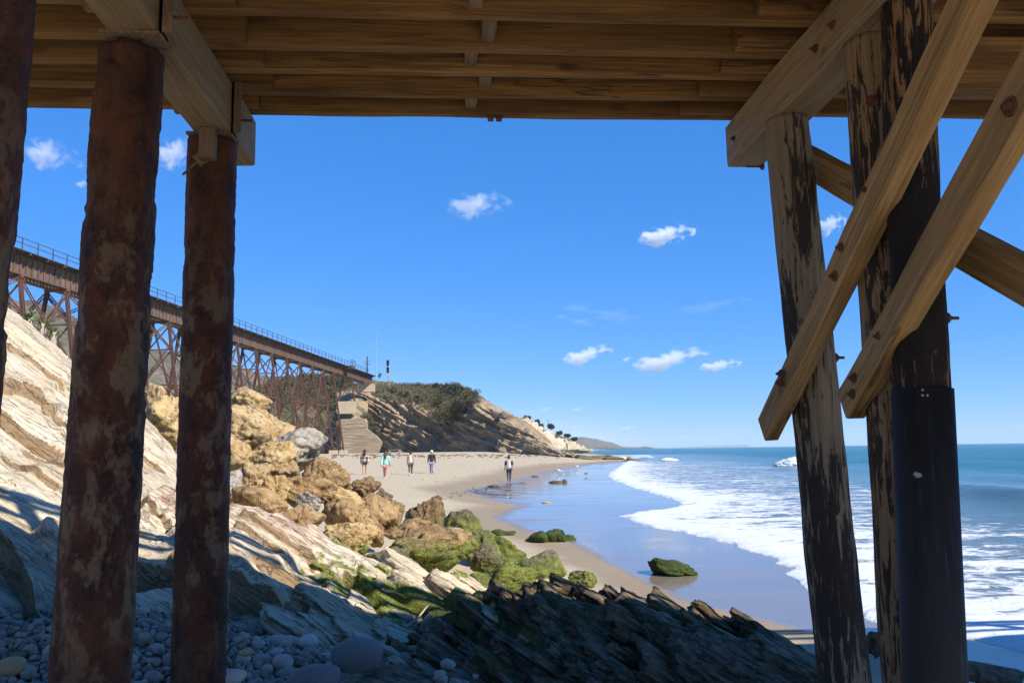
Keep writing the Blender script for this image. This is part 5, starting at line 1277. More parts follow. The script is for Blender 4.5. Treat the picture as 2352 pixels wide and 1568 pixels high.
# ================================================================ plants
def leaf_quads(C, Rr, n, size, rs, flat=0.8, up=0.3, asp=2.2):
    """C centres, Rr radii: n small leaves spread through each clump, more of them near its surface"""
    k = len(C); c = np.repeat(C, n, 0); r = np.repeat(Rr, n)
    d = rs.normal(size=(k*n, 3)); d[:, 2] = np.abs(d[:, 2])*1.0-0.25; d /= np.linalg.norm(d, axis=1)[:, None]
    p = c + d*(r*rs.uniform(0.45, 1.05, k*n)**0.6)[:, None]*np.array((1, 1, flat))
    a = rs.normal(size=(k*n, 3))+d*0.5+np.array((0, 0, up)); a /= np.linalg.norm(a, axis=1)[:, None]
    b = np.cross(a, rs.normal(size=(k*n, 3))); b /= np.linalg.norm(b, axis=1)[:, None]
    s = (size*rs.uniform(0.6, 1.4, k*n))[:, None] if np.isscalar(size) else (np.repeat(size, n)*rs.uniform(0.6, 1.4, k*n))[:, None]
    V = np.stack([p-b*s/2, p+a*s*asp*0.5+b*s*.35, p+a*s*asp, p+a*s*asp*0.5-b*s*.35], 1).reshape(-1, 3)
    return V, np.arange(len(V)).reshape(-1, 4)
rs = np.random.RandomState(5)
def on_grid(G, T, N, cond, n):
    idx = np.argwhere(cond); j = idx[rs.randint(0, len(idx), n)]
    return G[j[:, 0], j[:, 1]]
U_, V_ = proj(HG.reshape(-1, 3)); U_ = U_.reshape(HT.shape); V_ = V_.reshape(HT.shape)
# low scrub over the top of the headland
cond = (HT > 0.99) & (HT < 2.25) & (U_ > 792) & (U_ < 1092)
C = on_grid(HG, HT, HN, cond, 2000); rad = rs.uniform(0.22, 0.85, len(C))
C = C+np.array((0, 0, 0.15))
V, F = leaf_quads(C, rad, 46, 0.17, rs)
o = obj_np('coastal_scrub', V, F, MT['scrub'], loc=C.mean(0), smooth=False); tag(o, 'dry grey green scrub over the top of the headland', 'scrub', kind='stuff')
cond = (U_ > 838) & (U_ < 905) & (HT > 1.75) & (HT < 2.2)
C = on_grid(HG, HT, HN, cond, 520); V, F = leaf_quads(C, rs.uniform(.2, .5, len(C)), 30, 0.12, rs, up=1.6, asp=4.5)
o = obj_np('dry_grass', V, F, MT['drygrass'], loc=C.mean(0), smooth=False); tag(o, 'yellow dry grass at the bridge end of the headland', 'grass', kind='stuff')
def shrub(u, v, d, w, h, label, mat='shrub', n=26, leaf=0.2, per=110, nm='shrub', group='shrubs on the headland', below=0.0, cat='shrub'):
    c = PD(u, v, d); k = d/FPX; W_, H_ = w*k/2, h*k/2
    q = rs.normal(size=(n, 3)); q /= np.linalg.norm(q, axis=1)[:, None]; q *= rs.uniform(.25, .85, n)[:, None]
    C = c+q*np.array((W_, W_*.7, H_)); rad = rs.uniform(.18, .5, n)*min(W_, H_)
    e = empty(nm, c-np.array((0, 0, H_)), label, cat, group)
    V, F = leaf_quads(C, rad, per, leaf, rs, flat=0.9); obj_np('crown', V, F, MT[mat], e, smooth=False)
    m = MB(); b = c-np.array((0, 0, H_*1.1))
    for j in range(4):
        t = C[rs.randint(0, n)]; m.tube(b+rs.uniform(-.2, .2, 3)*W_*.3, t, .05*H_, .02*H_, 5)
    m.build('trunk', MT['tie'], e)
shrub(836, 968, 228, 50, 42, 'green bush above the stepped retaining wall', n=34)
shrub(858, 986, 228, 40, 28, 'lower green bush sliding down beside the retaining wall', n=24)
shrub(1010, 922, 232, 60, 44, 'dark round bush near the brow of the headland', n=30, group='shrubs on the headland')
shrub(1050, 938, 226, 90, 60, 'widest dark bush hanging over the bare headland cliff', n=46)
shrub(1082, 912, 222, 56, 40, 'dark bush at the seaward shoulder of the headland', n=30)
shrub(1012, 955, 226, 56, 44, 'grey green bush reaching down the headland cliff', 'scrub', n=34)
shrub(962, 916, 234, 46, 20, 'low grey bush left of the round dark one', 'scrub', n=24)
shrub(930, 904, 238, 50, 18, 'low bush in the middle of the headland slope', 'scrub', n=24)
shrub(1000, 884, 246, 20, 10, 'small bush on the skyline of the headland', n=10, leaf=.16)
shrub(898, 895, 240, 40, 16, 'flat pale bush near the bridge end of the headland', 'scrub', n=20)
# brush on the creek bank behind the trestle
u2, v2 = proj(BG.reshape(-1, 3)); u2 = u2.reshape(BT.shape); v2 = v2.reshape(BT.shape)
cond = (BT > 0.55) & (BT < 1.6)
C = on_grid(BG, BT, BN, cond, 1100); V, F = leaf_quads(C+np.array((0, 0, .3)), rs.uniform(.5, 1.6, len(C)), 40, 0.32, rs)
o = obj_np('bank_brush', V, F, MT['shrub'], loc=C.mean(0), smooth=False); tag(o, 'green brush covering the creek bank behind the trestle', 'brush', kind='stuff')
# trees on the pale cliff
shrub(1266, 981, 372, 18, 12, 'bent little tree leaning on the edge of the pale sea cliff', n=16, leaf=.4, per=90, nm='tree', group='trees on the pale sea cliff', cat='tree')
for u_, v_, w_, h_, lb in ((1210, 958, 22, 9, 'dark shrub row start at the top of the pale sea cliff'), (1234, 967, 16, 12, 'round dark bush on the sloping top of the pale sea cliff'), (1242, 977, 14, 10, 'bush next to the small mast on the pale sea cliff'), (1284, 993, 22, 11, 'tallest bush of the clump beyond the bent tree'), (1302, 999, 20, 9, 'bush in the middle of the clump beyond the bent tree'), (1320, 1007, 18, 7, 'last bush of the clump beyond the bent tree')):
    shrub(u_, v_+1.5, 400, w_*.85, h_*.62, lb, n=14, leaf=.4, per=80, group='bushes on the pale sea cliff')
# yucca at the top of the slab
def yucca(u, v, d, rad, label, n=46):
    c = PD(u, v, d); e = empty('yucca', c, label, 'plant', 'yuccas behind the slab'); m = MB(); V = []; F = []
    for j in range(n):
        t = rs.uniform(0, 2*math.pi); el = rs.uniform(0.0, 1.25); L_ = rad*rs.uniform(.7, 1.1)
        dr = np.array((math.cos(t)*math.cos(el), math.sin(t)*math.cos(el), math.sin(el))); sd = np.cross(dr, (0, 0, 1)); sd /= np.linalg.norm(sd)
        w = 0.045*rad
        p1 = c+dr*L_*.5; p2 = c+dr*L_*.82-np.array((0, 0, .08*L_)); p3 = c+dr*L_-np.array((0, 0, .28*L_))
        b = len(V); V += [c-sd*w*.6, c+sd*w*.6, p1+sd*w, p1-sd*w, p2+sd*w*.7, p2-sd*w*.7, p3]
        F += [[b, b+1, b+2, b+3], [b+3, b+2, b+4, b+5], [b+5, b+4, b+6]]
    obj_np('leaves', V, F, MT['palm'], e, smooth=False)
    m.tube(c-np.array((0, 0, .6)), c+np.array((0, 0, .08)), .08, .07, 8); m.build('stem', MT['drift'], e)
yucca(68, 738, 17.0, .36, 'green spiky yucca peeking over the top of the pale slab, topmost'); yucca(98, 752, 17.0, .33, 'middle spiky yucca behind the edge of the pale slab'); yucca(122, 772, 17.0, .28, 'lowest spiky yucca behind the edge of the pale slab')

# ================================================================ cobbles
PG_ = [(-80, 1440), (40, 1405), (130, 1402), (300, 1402), (400, 1412), (520, 1448), (640, 1452), (740, 1486), (770, 1560), (800, 1700), (-200, 1700), (-120, 1500)]
PGu = np.array(PG_, float)
cx = rs.uniform(-4.6, -0.3, 16000); cy = rs.uniform(4.6, 8.3, 16000); cz = rock_z(cx, cy, False)
uu, vv = proj(np.stack([cx, cy, cz], 1)); ok = inside(uu, vv, PGu); cx, cy, cz = cx[ok], cy[ok], cz[ok]
# shapes shared among the stones
SHP = []
for j in range(14):
    V, F = ICO[3]; r_ = np.random.RandomState(40+j)
    Q = V*(1+0.16*fbm(V*0.9+j*9, 2)+0.02*fbm(V*3+j, 2))[:, None]
    pl = r_.normal(size=(5, 3)); pl /= np.linalg.norm(pl, axis=1)[:, None]
    for p_ in pl: dd_ = Q @ p_-0.78; Q = Q-np.clip(dd_, 0, 1)[:, None]*p_*0.55
    Q = Q*np.array((1.0, r_.uniform(.68, .95), r_.uniform(.48, .78)))
    SHP.append(mesh_np('cobble', Q, F, MT['cobble']))
placed = []
def put(x, y, z, r, j, label=None, rz=None, tl=(0.3, 0.3)):
    o = bpy.data.objects.new('cobble', SHP[j % 14]); link(o, None, (x, y, z)); o.scale = (r, r, r)
    o.rotation_euler = (rs.uniform(-tl[0], tl[0]), rs.uniform(-tl[1], tl[1]), rs.uniform(0, 6.3) if rz is None else rz)
    tag(o, label or 'rounded grey beach cobble among the cobbles under the pier', 'cobble', 'cobbles under the pier' if not label else 'marked cobbles under the pier'); placed.append((x, y, r)); return o
MT['cobdark'] = flat('pitted dark stone', (0.20, 0.19, 0.18), 0.7, 0.25, 5.0); MT['cobpale'] = flat('pale cream stone', (0.55, 0.51, 0.43), 0.65, 0.12, 5.0); MT['cobtan'] = flat('tan stone', (0.42, 0.31, 0.17), 0.65, 0.2, 5.0)
def special(u, v, y, r, mat, label, sc=(1, 1, 1), j=0):
    p = PY(u, v, y); o = put(p[0], p[1], p[2], r, j, label, rz=0.3, tl=(.12, .12)); o.data = o.data.copy(); o.data.materials[0] = MT[mat]; o.scale = (r*sc[0], r*sc[1], r*sc[2])
special(820, 1508, 7.35, .225, 'cobdark', 'big pitted dark oval cobble at the right end of the cobbles', (1, .8, 1.05), 3)
special(708, 1472, 7.7, .10, 'cobpale', 'cream white egg shaped cobble, palest on the stones under the pier', (1, .9, 1.1), 5)
special(520, 1556, 5.7, .10, 'cobpale', 'pale cobble at the foot of the farther steel pile', (1.3, .9, .7), 6)
special(566, 1497, 6.5, .055, 'cobtan', 'tan amber cobble among grey ones', (1, 1, 1), 2)
special(20, 1530, 5.9, .10, 'cobtan', 'olive tan cobble in the bottom left corner', (1.2, .9, .8), 4)
special(155, 1515-6, 6.0, .07, 'cobpale', 'pale round cobble beside the foot of the thick steel pile', (1, 1, .9), 8)
special(720, 1562, 6.5, .19, 'cobdark', 'large smooth grey cobble at the bottom edge below the pitted one', (1.1, .9, .8), 9)
big = 0
order = rs.permutation(len(cx)); k = 0
while len(placed) < 302 and k < len(order):
    i = order[k]; k += 1
    n_ = len(placed); r = (rs.uniform(.085, .125) if n_ < 45 else rs.uniform(.055, .09) if n_ < 170 else rs.uniform(.038, .06))
    if cx[i] < -3.0: r *= 0.75
    if any((cx[i]-a)**2+(cy[i]-b)**2 < (0.74*(r+c))**2 for a, b, c in placed): continue
    put(cx[i], cy[i], cz[i]+r*0.28, r, rs.randint(14))
V0, F0 = ICO[2]; Vs = []; Fs_ = []; rid = []; cnt = 0
sel = order[-2600:]
for q, i in enumerate(sel):
    r = rs.uniform(.018, .042); ro = rs.normal(size=(3, 3)); ro, _ = np.linalg.qr(ro)
    Q = (V0*(1+0.12*pn(V0*1.1+q))[:, None]*np.array((1, .8, .6)))@ro*r+np.array((cx[i], cy[i], cz[i]+r*.4+.01)); Vs.append(Q); Fs_.append(F0+cnt*len(V0)); rid.append(np.full(len(V0), q*1.37)); cnt += 1
o = obj_np('shingle', np.concatenate(Vs), np.concatenate(Fs_), MT['shingle'], loc=(cx.mean(), cy.mean(), .6), attrs={'rid': np.concatenate(rid)}); tag(o, 'small shingle filling between the cobbles', 'shingle', kind='stuff')
# the handful of stones lit at the end of the grey block bed, and by the outcrop
for u_, v_, r, lb in ((915, 1415, .05, 'lit'), (932, 1418, .06, 'lit'), (948, 1408, .05, 'lit'), (955, 1398, .045, 'lit'), (930, 1400, .045, 'lit'), (972, 1415, .05, 'lit'), (905, 1400, .05, 'lit'), (985, 1410, .06, 'lit'), (925, 1440, .06, 'lit'), (940, 1444, .07, 'lit')):
    p = PY(u_, v_, 9.4); p[2] = float(rock_z(np.array([p[0]]), np.array([p[1]]))[0])+r*.4; o = put(p[0], p[1], p[2], r, rs.randint(14)); o['label'] = 'small cobble caught in the hollow at the end of the broken beds'; o['group'] = 'cobbles in the rock hollow'
for u_, v_, r in ((1012, 1538, .07), (1045, 1530, .07), (1030, 1550, .08), (1065, 1555, .06), (1080, 1545, .05), (1010, 1560, .06), (1050, 1562, .06), (1092, 1560, .04)):
    p = PY(u_, v_, 7.7+rs.uniform(-.35, .2)); p[2] = float(rock_z(np.array([p[0]]), np.array([p[1]]))[0])+r*.4; o = put(p[0], p[1], p[2], r, rs.randint(14)); o['label'] = 'grey cobble on the sand at the foot of the dark outcrop'; o['group'] = 'cobbles below the dark outcrop'
# stick
a, b = PY(932, 1440, 9.2), PY(984, 1388, 9.6); m = MB(); mid = (a+b)/2+np.array((0, 0, -.03)); m.tube(a, mid, .014, .012, 6); m.tube(mid, b, .012, .007, 6); o = m.build('stick', MT['drift'], loc=a); tag(o, 'thin crooked stick leaning over the lit cobbles in the rocks', 'driftwood')
# weed and litter on the sand
def lump(name, u, v, d, w, h, label, cat, seed, mat='kelp', group=None):
    V, F = ICO[3]; c = PD(u, v, d); c[2] = beach_at(c[0], c[1]); k = d/FPX
    Q = V*(1+0.35*fbm(V*1.6+seed*3, 3))[:, None]*np.array((w*k/2, w*k*.3, h*k*.75)); Q[:, 2] += .2*h*k
    o = obj_np(name, Q+c, F, MT[mat], loc=c); return tag(o, label, cat, group)
lump('kelp_heap', 1279, 1108, 58, 34, 5, 'long brown kelp heap on the mirror wet sand', 'kelp', 1); lump('kelp_heap', 1297, 1107.5, 58, 12, 8, 'round brown kelp clump at the end of the long kelp heap', 'kelp', 2)
lump('kelp_heap', 1134, 1127, 48, 26, 6, 'small olive kelp heap near the walker with the white vest', 'kelp', 3); lump('kelp_heap', 1228, 1096, 70, 18, 3, 'thin dark kelp scrap behind the long kelp heap', 'kelp', 4)
lump('litter_stick', 1255, 1159, 36, 22, 3, 'thin orange stick of litter on the wet sand', 'litter', 5, 'cobtan')
Vs, Fs_, cnt = [], [], 0
V0, F0 = ICO[1]
def scatter(n, u0, u1, vf, sz):
    global cnt
    for _ in range(n):
        u_ = rs.uniform(u0, u1); v_ = vf(u_)
        best = hit_beach(u_, v_)
        if best[1] > 240: continue
        k = np.linalg.norm(best-EYE)/FPX; w = sz*k*rs.uniform(.4, 1.6)
        best[2] = beach_at(best[0], best[1])+0.02
        Q = V0*(1+.5*pn(V0*1.5+cnt))[:, None]*np.array((w, w*rs.uniform(.5, 3), w*.16+.015)); Vs.append(Q+best); Fs_.append(F0+cnt*len(V0)); cnt += 1
scatter(330, 760, 1290, lambda u: 1043.5+abs(rs.normal(0, 2.6))+(rs.rand() < .3)*rs.uniform(0, 6)-0.002*(u-1000), 3.2)
scatter(90, 1000, 1175, lambda u: 1148-(u-1000)*.20+rs.normal(0, 4), 1.6)
scatter(60, 880, 1400, lambda u: rs.uniform(1066, 1110) if u < 1150 else rs.uniform(1060, 1075), 1.0)
o = obj_np('beach_wrack', np.concatenate(Vs), np.concatenate(Fs_), MT['kelp'], loc=(0, 100, 1)); tag(o, 'scattered dry kelp and twigs along the beach', 'kelp wrack', kind='stuff')

# breakers standing up in the surf
def breaker(u, v, d, w, h, label, seed):
    c = PD(u, v, d); c[2] = 0.0; k = d/FPX; V, F = ICO[5]
    Q = V*(1+0.18*fbm(V*1.6+seed*5, 4)+0.14*fbm(V*5+seed, 4))[:, None]
    Q = Q*np.array((w*k/2, w*k*.25, h*k*1.05)); Q[:, 2] *= np.clip(1.1-0.5*(Q[:, 0]/(w*k/2))**2+.5*(Q[:, 0]/(w*k)), 0, 2); 
    o = obj_np('breaking_wave', Q+c, F, MT['foam'], loc=c); return tag(o, label, 'wave')
breaker(1822, 1066, 100, 92, 17, 'white breaker beside the leaning timber pile', 1); breaker(1534, 1056, 150, 46, 6, 'small white breaker far out near the reef rocks', 2)
breaker(1424, 1051, 185, 40, 5, 'low line of white surf off the reef rocks', 3)

# ================================================================ people and gulls
MT['skin'] = flat('skin', (0.42, 0.25, 0.17), 0.6, 0.08); MT['hair'] = flat('dark hair', (0.025, 0.016, 0.012), 0.6, 0.3, 30); MT['hair2'] = flat('brown hair', (0.10, 0.04, 0.02), 0.6, 0.3, 30)
MT['denim'] = flat('blue denim', (0.035, 0.05, 0.09), 0.8, 0.2); MT['lightdenim'] = flat('washed denim', (0.24, 0.28, 0.36), 0.8, 0.15); MT['legging'] = flat('charcoal leggings', (0.10, 0.085, 0.08), 0.8, 0.15); MT['pink'] = flat('pink leggings', (0.50, 0.26, 0.23), 0.8, 0.12)
MT['mint'] = flat('mint jacket', (0.30, 0.58, 0.48), 0.8, 0.1); MT['white'] = flat('white cloth', (0.74, 0.72, 0.68), 0.8, 0.06); MT['blackc'] = flat('black cloth', (0.03, 0.026, 0.026), 0.8, 0.2); MT['vest'] = flat('grey white vest', (0.55, 0.53, 0.50), 0.8, 0.12, 12); MT['lace2'] = flat('cream lace top', (0.62, 0.55, 0.46), 0.8, 0.2, 30)
k = NT('plaid flannel'); P = k.tc.outputs['Object']; x = k.sep(P)
def stripe(v, f, w): return k.ramp(k.math('FRACT', k.math('MULTIPLY', v, f)), [(w, 0), (w+.02, 1)], 'CONSTANT')
s1_ = stripe(x[0], 8.0, .5); s2_ = stripe(x[2], 8.0, .5); s3_ = stripe(x[2], 4.0, .82)
k.set(col=k.mix(s3_, k.mix(s1_, k.mix(s2_, (0.60, 0.52, 0.42), (0.17, 0.07, 0.04)), k.mix(s2_, (0.26, 0.11, 0.06), (0.045, 0.02, 0.016))), (0.65, 0.6, 0.5)), rough=0.85); MT['plaid'] = k.m
def skin_obj(name, chain, edges, mat, parent, base, sub=2, root=0):
    """a continuous surface grown over a jointed skeleton"""
    me = bpy.data.meshes.new(name); me.from_pydata([tuple(c[:3]) for c in chain], edges, [])
    o = bpy.data.objects.new(name, me); link(o, parent, base); me.materials.append(MT[mat])
    md = o.modifiers.new('grow', 'SKIN'); md.use_smooth_shade = True
    if not me.skin_vertices: me.skin_vertices.new()
    for sv, c in zip(me.skin_vertices[0].data, chain):
        sv.radius = (c[3], c[4] if len(c) > 4 else c[3])
    me.skin_vertices[0].data[root].use_root = True
    sb = o.modifiers.new('smooth', 'SUBSURF'); sb.levels = sub; sb.render_levels = sub
    return o
def person(u, vfoot, H, d, label, top, legs, hair, stride=0.22, longhair=False, cap=None, shorts=None, sleeves=None, sleeve_mat=None, jacket_hem=0.47, shoes='white', arm=0.12, lead=1):
    c = PD(u, vfoot, d); c[2] = beach_at(c[0], c[1])+0.01
    e = empty('person', c, label, 'person', 'people walking on the beach')
    h = H; s = stride; L_ = lead
    hip = .52*h; sh = .815*h; nk = .85*h
    J = [(0, 0, hip, .105*h*.9, .075*h), (0, 0.0, .62*h, .075*h, .06*h), (0, 0, .73*h, .092*h, .066*h), (0, 0, sh-.005*h, .085*h, .055*h), (0, 0.01, nk+.005*h, .031*h), (0, .02*h, .925*h, .052*h, .060*h), (0, .02*h, .965*h, .044*h, .052*h)]
    E = [(0, 1), (1, 2), (2, 3), (3, 4), (4, 5), (5, 6)]
    legs_j = []
    for sx in (-1, 1):
        f = L_*sx; b = len(J)
        kn = (sx*.052*h, (.10*s/.22*.9+.02)*f*h*.5+.03*h, .285*h); an = (sx*.045*h, .42*s*f*h, .045*h + (0.05*h if f < 0 else 0)); toe = (sx*.05*h, an[1]+.085*h, .018*h+(0.0 if f > 0 else .0))
        J += [(sx*.055*h, 0, .47*h, .056*h), kn+(.035*h,), an+(.023*h,), toe+(.018*h,)]
        E += [(0, b), (b, b+1), (b+1, b+2), (b+2, b+3)]; legs_j.append(b)
    arms_j = []
    for sx in (-1, 1):
        f = -L_*sx; b = len(J)
        el = (sx*.145*h, -.02*h+.05*f*h, .63*h); wr = (sx*.155*h, .05*f*h+arm*f*h*.6+.02*h, .495*h)
        hd = (sx*.155*h, wr[1]+.02*h, .445*h); 
        J += [(sx*.108*h, 0, sh-.008*h, .040*h), el+(.027*h,), wr+(.019*h,), hd+(.020*h,), (sx*.152*h, hd[1]+.012*h, .415*h, .012*h)]
        E += [(3, b), (b, b+1), (b+1, b+2), (b+2, b+3), (b+3, b+4)]; arms_j.append(b)
    skin_obj('body', J, E, 'skin', e, c)
    def sub(ids, grow): return [tuple(J[i][:3])+tuple(r+grow for r in J[i][3:]) for i in ids]
    # trousers or leggings
    a, b = legs_j
    if shorts:
        q = [list(J[0])] + [list(J[a])] + [list(J[b])]; q = [tuple(x_) for x_ in q]
        ka = tuple(np.array(J[a][:3])*.55+np.array(J[a+1][:3])*.45)+(.056*h,); kb = tuple(np.array(J[b][:3])*.55+np.array(J[b+1][:3])*.45)+(.056*h,)
        ch = [tuple(J[0][:3])+(.100*h, .074*h), tuple(J[a][:3])+(.064*h,), ka, tuple(J[b][:3])+(.064*h,), kb]; skin_obj('shorts', ch, [(0, 1), (1, 2), (0, 3), (3, 4)], shorts, e, c)
    if legs:
        ch = [tuple(J[0][:3])+(.100*h, .074*h)]
        for q in (a, b): ch += [tuple(J[q][:3])+(.064*h,), tuple(J[q+1][:3])+(.044*h,), tuple(J[q+2][:3])+(.033*h,)]
        skin_obj('trousers', ch, [(0, 1), (1, 2), (2, 3), (0, 4), (4, 5), (5, 6)], legs, e, c)
    # top with its sleeves
    ch = [(0, 0, jacket_hem*h+.02*h, .112*h, .085*h), (0, 0, .58*h, .100*h, .076*h), (0, 0, .70*h, .106*h, .078*h), (0, 0, sh-.008*h, .090*h, .062*h), (0, .008, sh+.03*h, .045*h, .042*h)]
    Ed = [(0, 1), (1, 2), (2, 3), (3, 4)]
    if sleeves is None:
        for q in arms_j:
            n_ = len(ch); ch += [tuple(J[q][:3])+(.050*h,), tuple(J[q+1][:3])+(.038*h,), tuple(J[q+2][:3])+(.030*h,)]; Ed += [(3, n_), (n_, n_+1), (n_+1, n_+2)]
    skin_obj('top', ch, Ed, top, e, c)
    if sleeve_mat:
        for q in arms_j:
            mid_ = tuple(np.array(J[q+1][:3])*.9+np.array(J[q+2][:3])*.1)+(.038*h,)
            skin_obj('sleeve', [tuple(J[q][:3])+(.052*h,), mid_], [(0, 1)], sleeve_mat, e, c)
    # head of hair, cap, shoes
    m = MB(); hc = np.array((0, .012*h, .945*h)); m.ball(c+hc, .066*h, 14, 9, (.92, 1.0, 1.08)); m.build('hair', MT[hair], e, smooth=True)
    if longhair:
        ch = [(0, -.03*h, .95*h, .055*h, .04*h), (0, -.055*h, .87*h, .058*h, .032*h), (-.01*h, -.075*h, .76*h, .045*h, .022*h), (-.015*h, -.07*h, .70*h, .02*h, .012*h)]; skin_obj('long_hair', ch, [(0, 1), (1, 2), (2, 3)], hair, e, c)
    if cap:
        m = MB(); m.ball(c+hc+np.array((0, 0, .018*h)), .069*h, 14, 8, (.95, 1.03, .95)); m.bar(c+hc+np.array((0, .06*h, .02*h)), c+hc+np.array((0, .125*h, .01*h)), .09*h, .01*h); m.build('cap', MT[cap], e, smooth=True)
    if shoes:
        for q in (a, b):
            an, to = J[q+2], J[q+3]; ch = [(an[0], an[1]-.025*h, max(an[2]-.022*h, .02*h), .025*h), (an[0], an[1]+.02*h, max(an[2]-.018*h, .022*h), .028*h), (to[0], to[1], .022*h if an[2] < .07*h else .03*h, .022*h)]; skin_obj('shoe', ch, [(0, 1), (1, 2)], shoes, e, c)
    return e
person(837, 1092, 1.66, 55, 'person in a brown plaid flannel shirt and short shorts, long dark hair, walking away', 'plaid', None, 'hair', longhair=True, shorts='denim', shoes=None, jacket_hem=.46)
person(885.5, 1106, 1.66, 51, 'person in a mint green jacket and pink leggings walking away', 'mint', 'pink', 'hair2', longhair=True, lead=-1)
person(943, 1090, 1.66, 59, 'person in a cream top with bare shoulder and grey leggings, dark hair', 'lace2', 'legging', 'hair', longhair=False, lead=1, stride=.12, sleeves=False)
person(991.5, 1088, 1.75, 64, 'person in a black jacket, pale jeans and a white cap', 'blackc', 'lightdenim', 'hair', cap='white', lead=-1, stride=.14, shoes='blackc')
person(1169.5, 1110, 1.76, 57.5, 'person in a pale vest over dark sleeves and dark jeans by the wet sand', 'vest', 'denim', 'hair', sleeves=False, sleeve_mat='blackc', lead=1, stride=.12, shoes='blackc')
def gull(u, v, d, label, wt, bk, face=1, sc=1.0):
    c = PD(u, v, d); c[2] = beach_at(c[0], c[1]); f = face; s = sc
    e = empty('gull', c, label, 'bird', 'gulls on the wet sand')
    skin_obj('body', [(-.20*f*s, 0, .20*s, .02*s), (-.08*f*s, 0, .23*s, .07*s), (.06*f*s, 0, .26*s, .085*s), (.14*f*s, 0, .33*s, .045*s), (.16*f*s, 0, .40*s, .045*s), (.19*f*s, 0, .41*s, .03*s)], [(0, 1), (1, 2), (2, 3), (3, 4), (4, 5)], wt, e, c)
    skin_obj('wing', [(-.26*f*s, 0, .20*s, .015*s, .03*s), (-.10*f*s, 0, .265*s, .075*s, .05*s), (.05*f*s, 0, .295*s, .06*s, .05*s)], [(0, 1), (1, 2)], bk, e, c)
    m = MB(); m.tube(c+np.array((.21*f*s, 0, .41*s)), c+np.array((.28*f*s, 0, .39*s)), .014*s, .004*s, 6); m.build('beak', MT['cobtan'], e)
    for y in (-.03, .03):
        m = MB(); m.tube(c+np.array((0, y*s, 0)), c+np.array((0.01, y*s, .2*s)), .009*s, .011*s, 5); m.bar(c+np.array((-.01, y*s, .008)), c+np.array((.05*f*s, y*s, .008)), .04*s, .01); m.build('leg', MT['cobtan'], e)
MT['greyfeather'] = flat('grey feathers', (0.30, 0.30, 0.32), 0.7, 0.15)
gull(1286, 1081, 78, 'white gull facing inland on the wet sand, nearest to the kelp heap', 'white', 'greyfeather', -1, 1.25)
gull(1324, 1071, 96, 'white gull standing farthest off on the wet sand', 'white', 'greyfeather', 1, 1.2)
gull(1348, 1087, 72, 'grey brown gull standing closest to the surf', 'greyfeather', 'legging', 1, .95)
# ================================================================ clouds
def cloud(u, v, w, h, d, label, dens, seed, slant=0.0, part=0):
    c = PD(u, v, d); k = d/FPX*np.linalg.norm(ray(u, v)); W_, H_ = w*k*1.15, h*k*1.25
    V, F = ICO[4]; Q = V*(1+0.15*fbm(V*1.3+seed, 3))[:, None]*np.array((W_/2, W_*.3, H_/2)); Q[:, 2] += Q[:, 0]*slant
    kk = NT('cloud vapour %d' % seed); kk.t.nodes.remove(kk.b)
    pv = kk.n('ShaderNodeVolumePrincipled'); kk.l(pv.outputs[0], kk.out.inputs['Volume']); pv.inputs['Color'].default_value = (1, 1, 1, 1); pv.inputs['Anisotropy'].default_value = 0.3
    P = kk.tc.outputs['Object']
    sp = kk.mapc(P, (2/W_, 1/(W_*.3), 2/H_))
    if slant:
        s3 = kk.sep(P); cmb = kk.n('ShaderNodeCombineXYZ'); kk.l(s3[0], cmb.inputs[0]); kk.l(s3[1], cmb.inputs[1]); kk.l(kk.math('SUBTRACT', s3[2], kk.math('MULTIPLY', s3[0], slant)), cmb.inputs[2]); sp = kk.mapc(cmb.outputs[0], (2/W_, 1/(W_*.3), 2/H_))
    ln = kk.n('ShaderNodeVectorMath'); ln.operation = 'LENGTH'; kk.l(sp, ln.inputs[0])
    nz = kk.noise(kk.mapc(P, (3.2/W_, 3.2/W_, 2.4/H_)), 1.0, 6, 0.62, 0.4)
    nz = kk.math('ADD', nz, 0.0)
    f = kk.math('SUBTRACT', kk.math('MULTIPLY_ADD', kk.math('SUBTRACT', nz, 0.5), 3.8, 0.56), ln.outputs['Value'])
    kk.l(kk.math('MULTIPLY', kk.ramp(f, [(0.0, 0), (0.75, 1)]), 0.8*dens/(W_*.2)), pv.inputs['Density'])
    o = obj_np('cloud', Q+c, F, kk.m, loc=c); tag(o, label, 'cloud', 'small clouds in the blue sky')
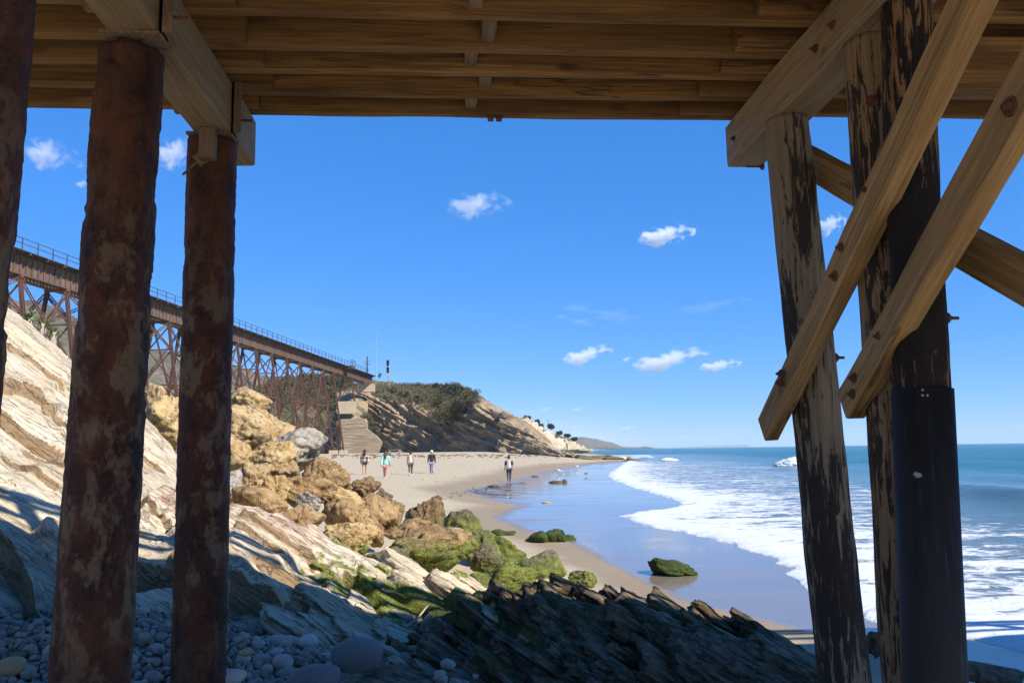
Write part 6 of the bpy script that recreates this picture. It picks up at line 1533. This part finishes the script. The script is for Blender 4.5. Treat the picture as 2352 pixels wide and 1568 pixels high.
CL = [(1525, 538, 128, 46, 3000, 'brightest small white cloud, alone in the middle of the right half of the sky', 7, .05), (1092, 466, 150, 62, 3000, 'ragged wispy cloud high over the beach', 2.0, -.05), (105, 348, 124, 70, 2600, 'wispy cloud left of the thick steel pile', 1.6, -.3), (402, 346, 110, 70, 2600, 'pale cloud between the two steel piles', 2.0, 0),
      (1347, 813, 118, 40, 5000, 'leftmost of the three white clouds over the sea', 5, .25), (1536, 824, 176, 46, 5000, 'widest of the three white clouds over the sea', 6, .22), (1650, 838, 92, 30, 5000, 'rightmost of the three white clouds over the sea', 5.5, .05), (1906, 513, 64, 48, 3000, 'little cloud seen between the leaning pile and the brace', 3.5, .1),
      (1440, 983, 46, 14, 22000, 'tiny white cloud just above the far mountains', 4.5, .1), (1326, 940, 30, 13, 16000, 'tiny round cloud over the pale cliff', 3.2, 0), (1256, 938, 52, 10, 16000, 'thin streak of cloud left of the tiny round cloud', 1.8, .05), (1300, 968, 80, 12, 24000, 'faint cloud streak over the bent tree', 1.4, .1), (1322, 980, 90, 18, 26000, 'low cloud bank behind the bent tree', 2.2, .0), (1520, 1005, 30, 10, 32000, 'faint speck of cloud low over the sea, first of the pair', 2.2, 0), (1578, 1002, 50, 12, 32000, 'faint speck of cloud low over the sea, second of the pair', 2.0, 0), (190, 421, 40, 16, 2600, 'tiny wisp just left of the thick steel pile', 1.2, 0), (1440, 824, 24, 12, 5000, 'tiny puff among the three white clouds', 2, .2), (1400, 722, 300, 16, 7000, 'long faint wisp of high cloud sloping down to the right in mid sky', .55, -.16), (1330, 738, 150, 12, 7000, 'shorter faint wisp below the long one in mid sky', .45, -.22), (1640, 700, 220, 22, 7000, 'faint broad wisp near the leaning pile', .28, .12)]
for i, (u_, v_, w_, h_, d_, lb, dn, sl_) in enumerate(CL): cloud(u_, v_, w_, h_, d_, lb, dn, 31+i*7, sl_)
# ================================================================ sea air
hm = bpy.data.materials.new('sea haze'); hm.use_nodes = True; t_ = hm.node_tree; t_.nodes.clear()
o_ = t_.nodes.new('ShaderNodeOutputMaterial'); v_ = t_.nodes.new('ShaderNodeVolumePrincipled')
v_.inputs['Color'].default_value = (0.78, 0.88, 1.0, 1); v_.inputs['Density'].default_value = 0.00007; v_.inputs['Anisotropy'].default_value = 0.0
t_.links.new(v_.outputs[0], o_.inputs['Volume'])
m = MB(); m.box((-3000, -500, -4), (9000, 23000, 230)); haze = m.build('haze', hm); haze['kind'] = 'stuff'
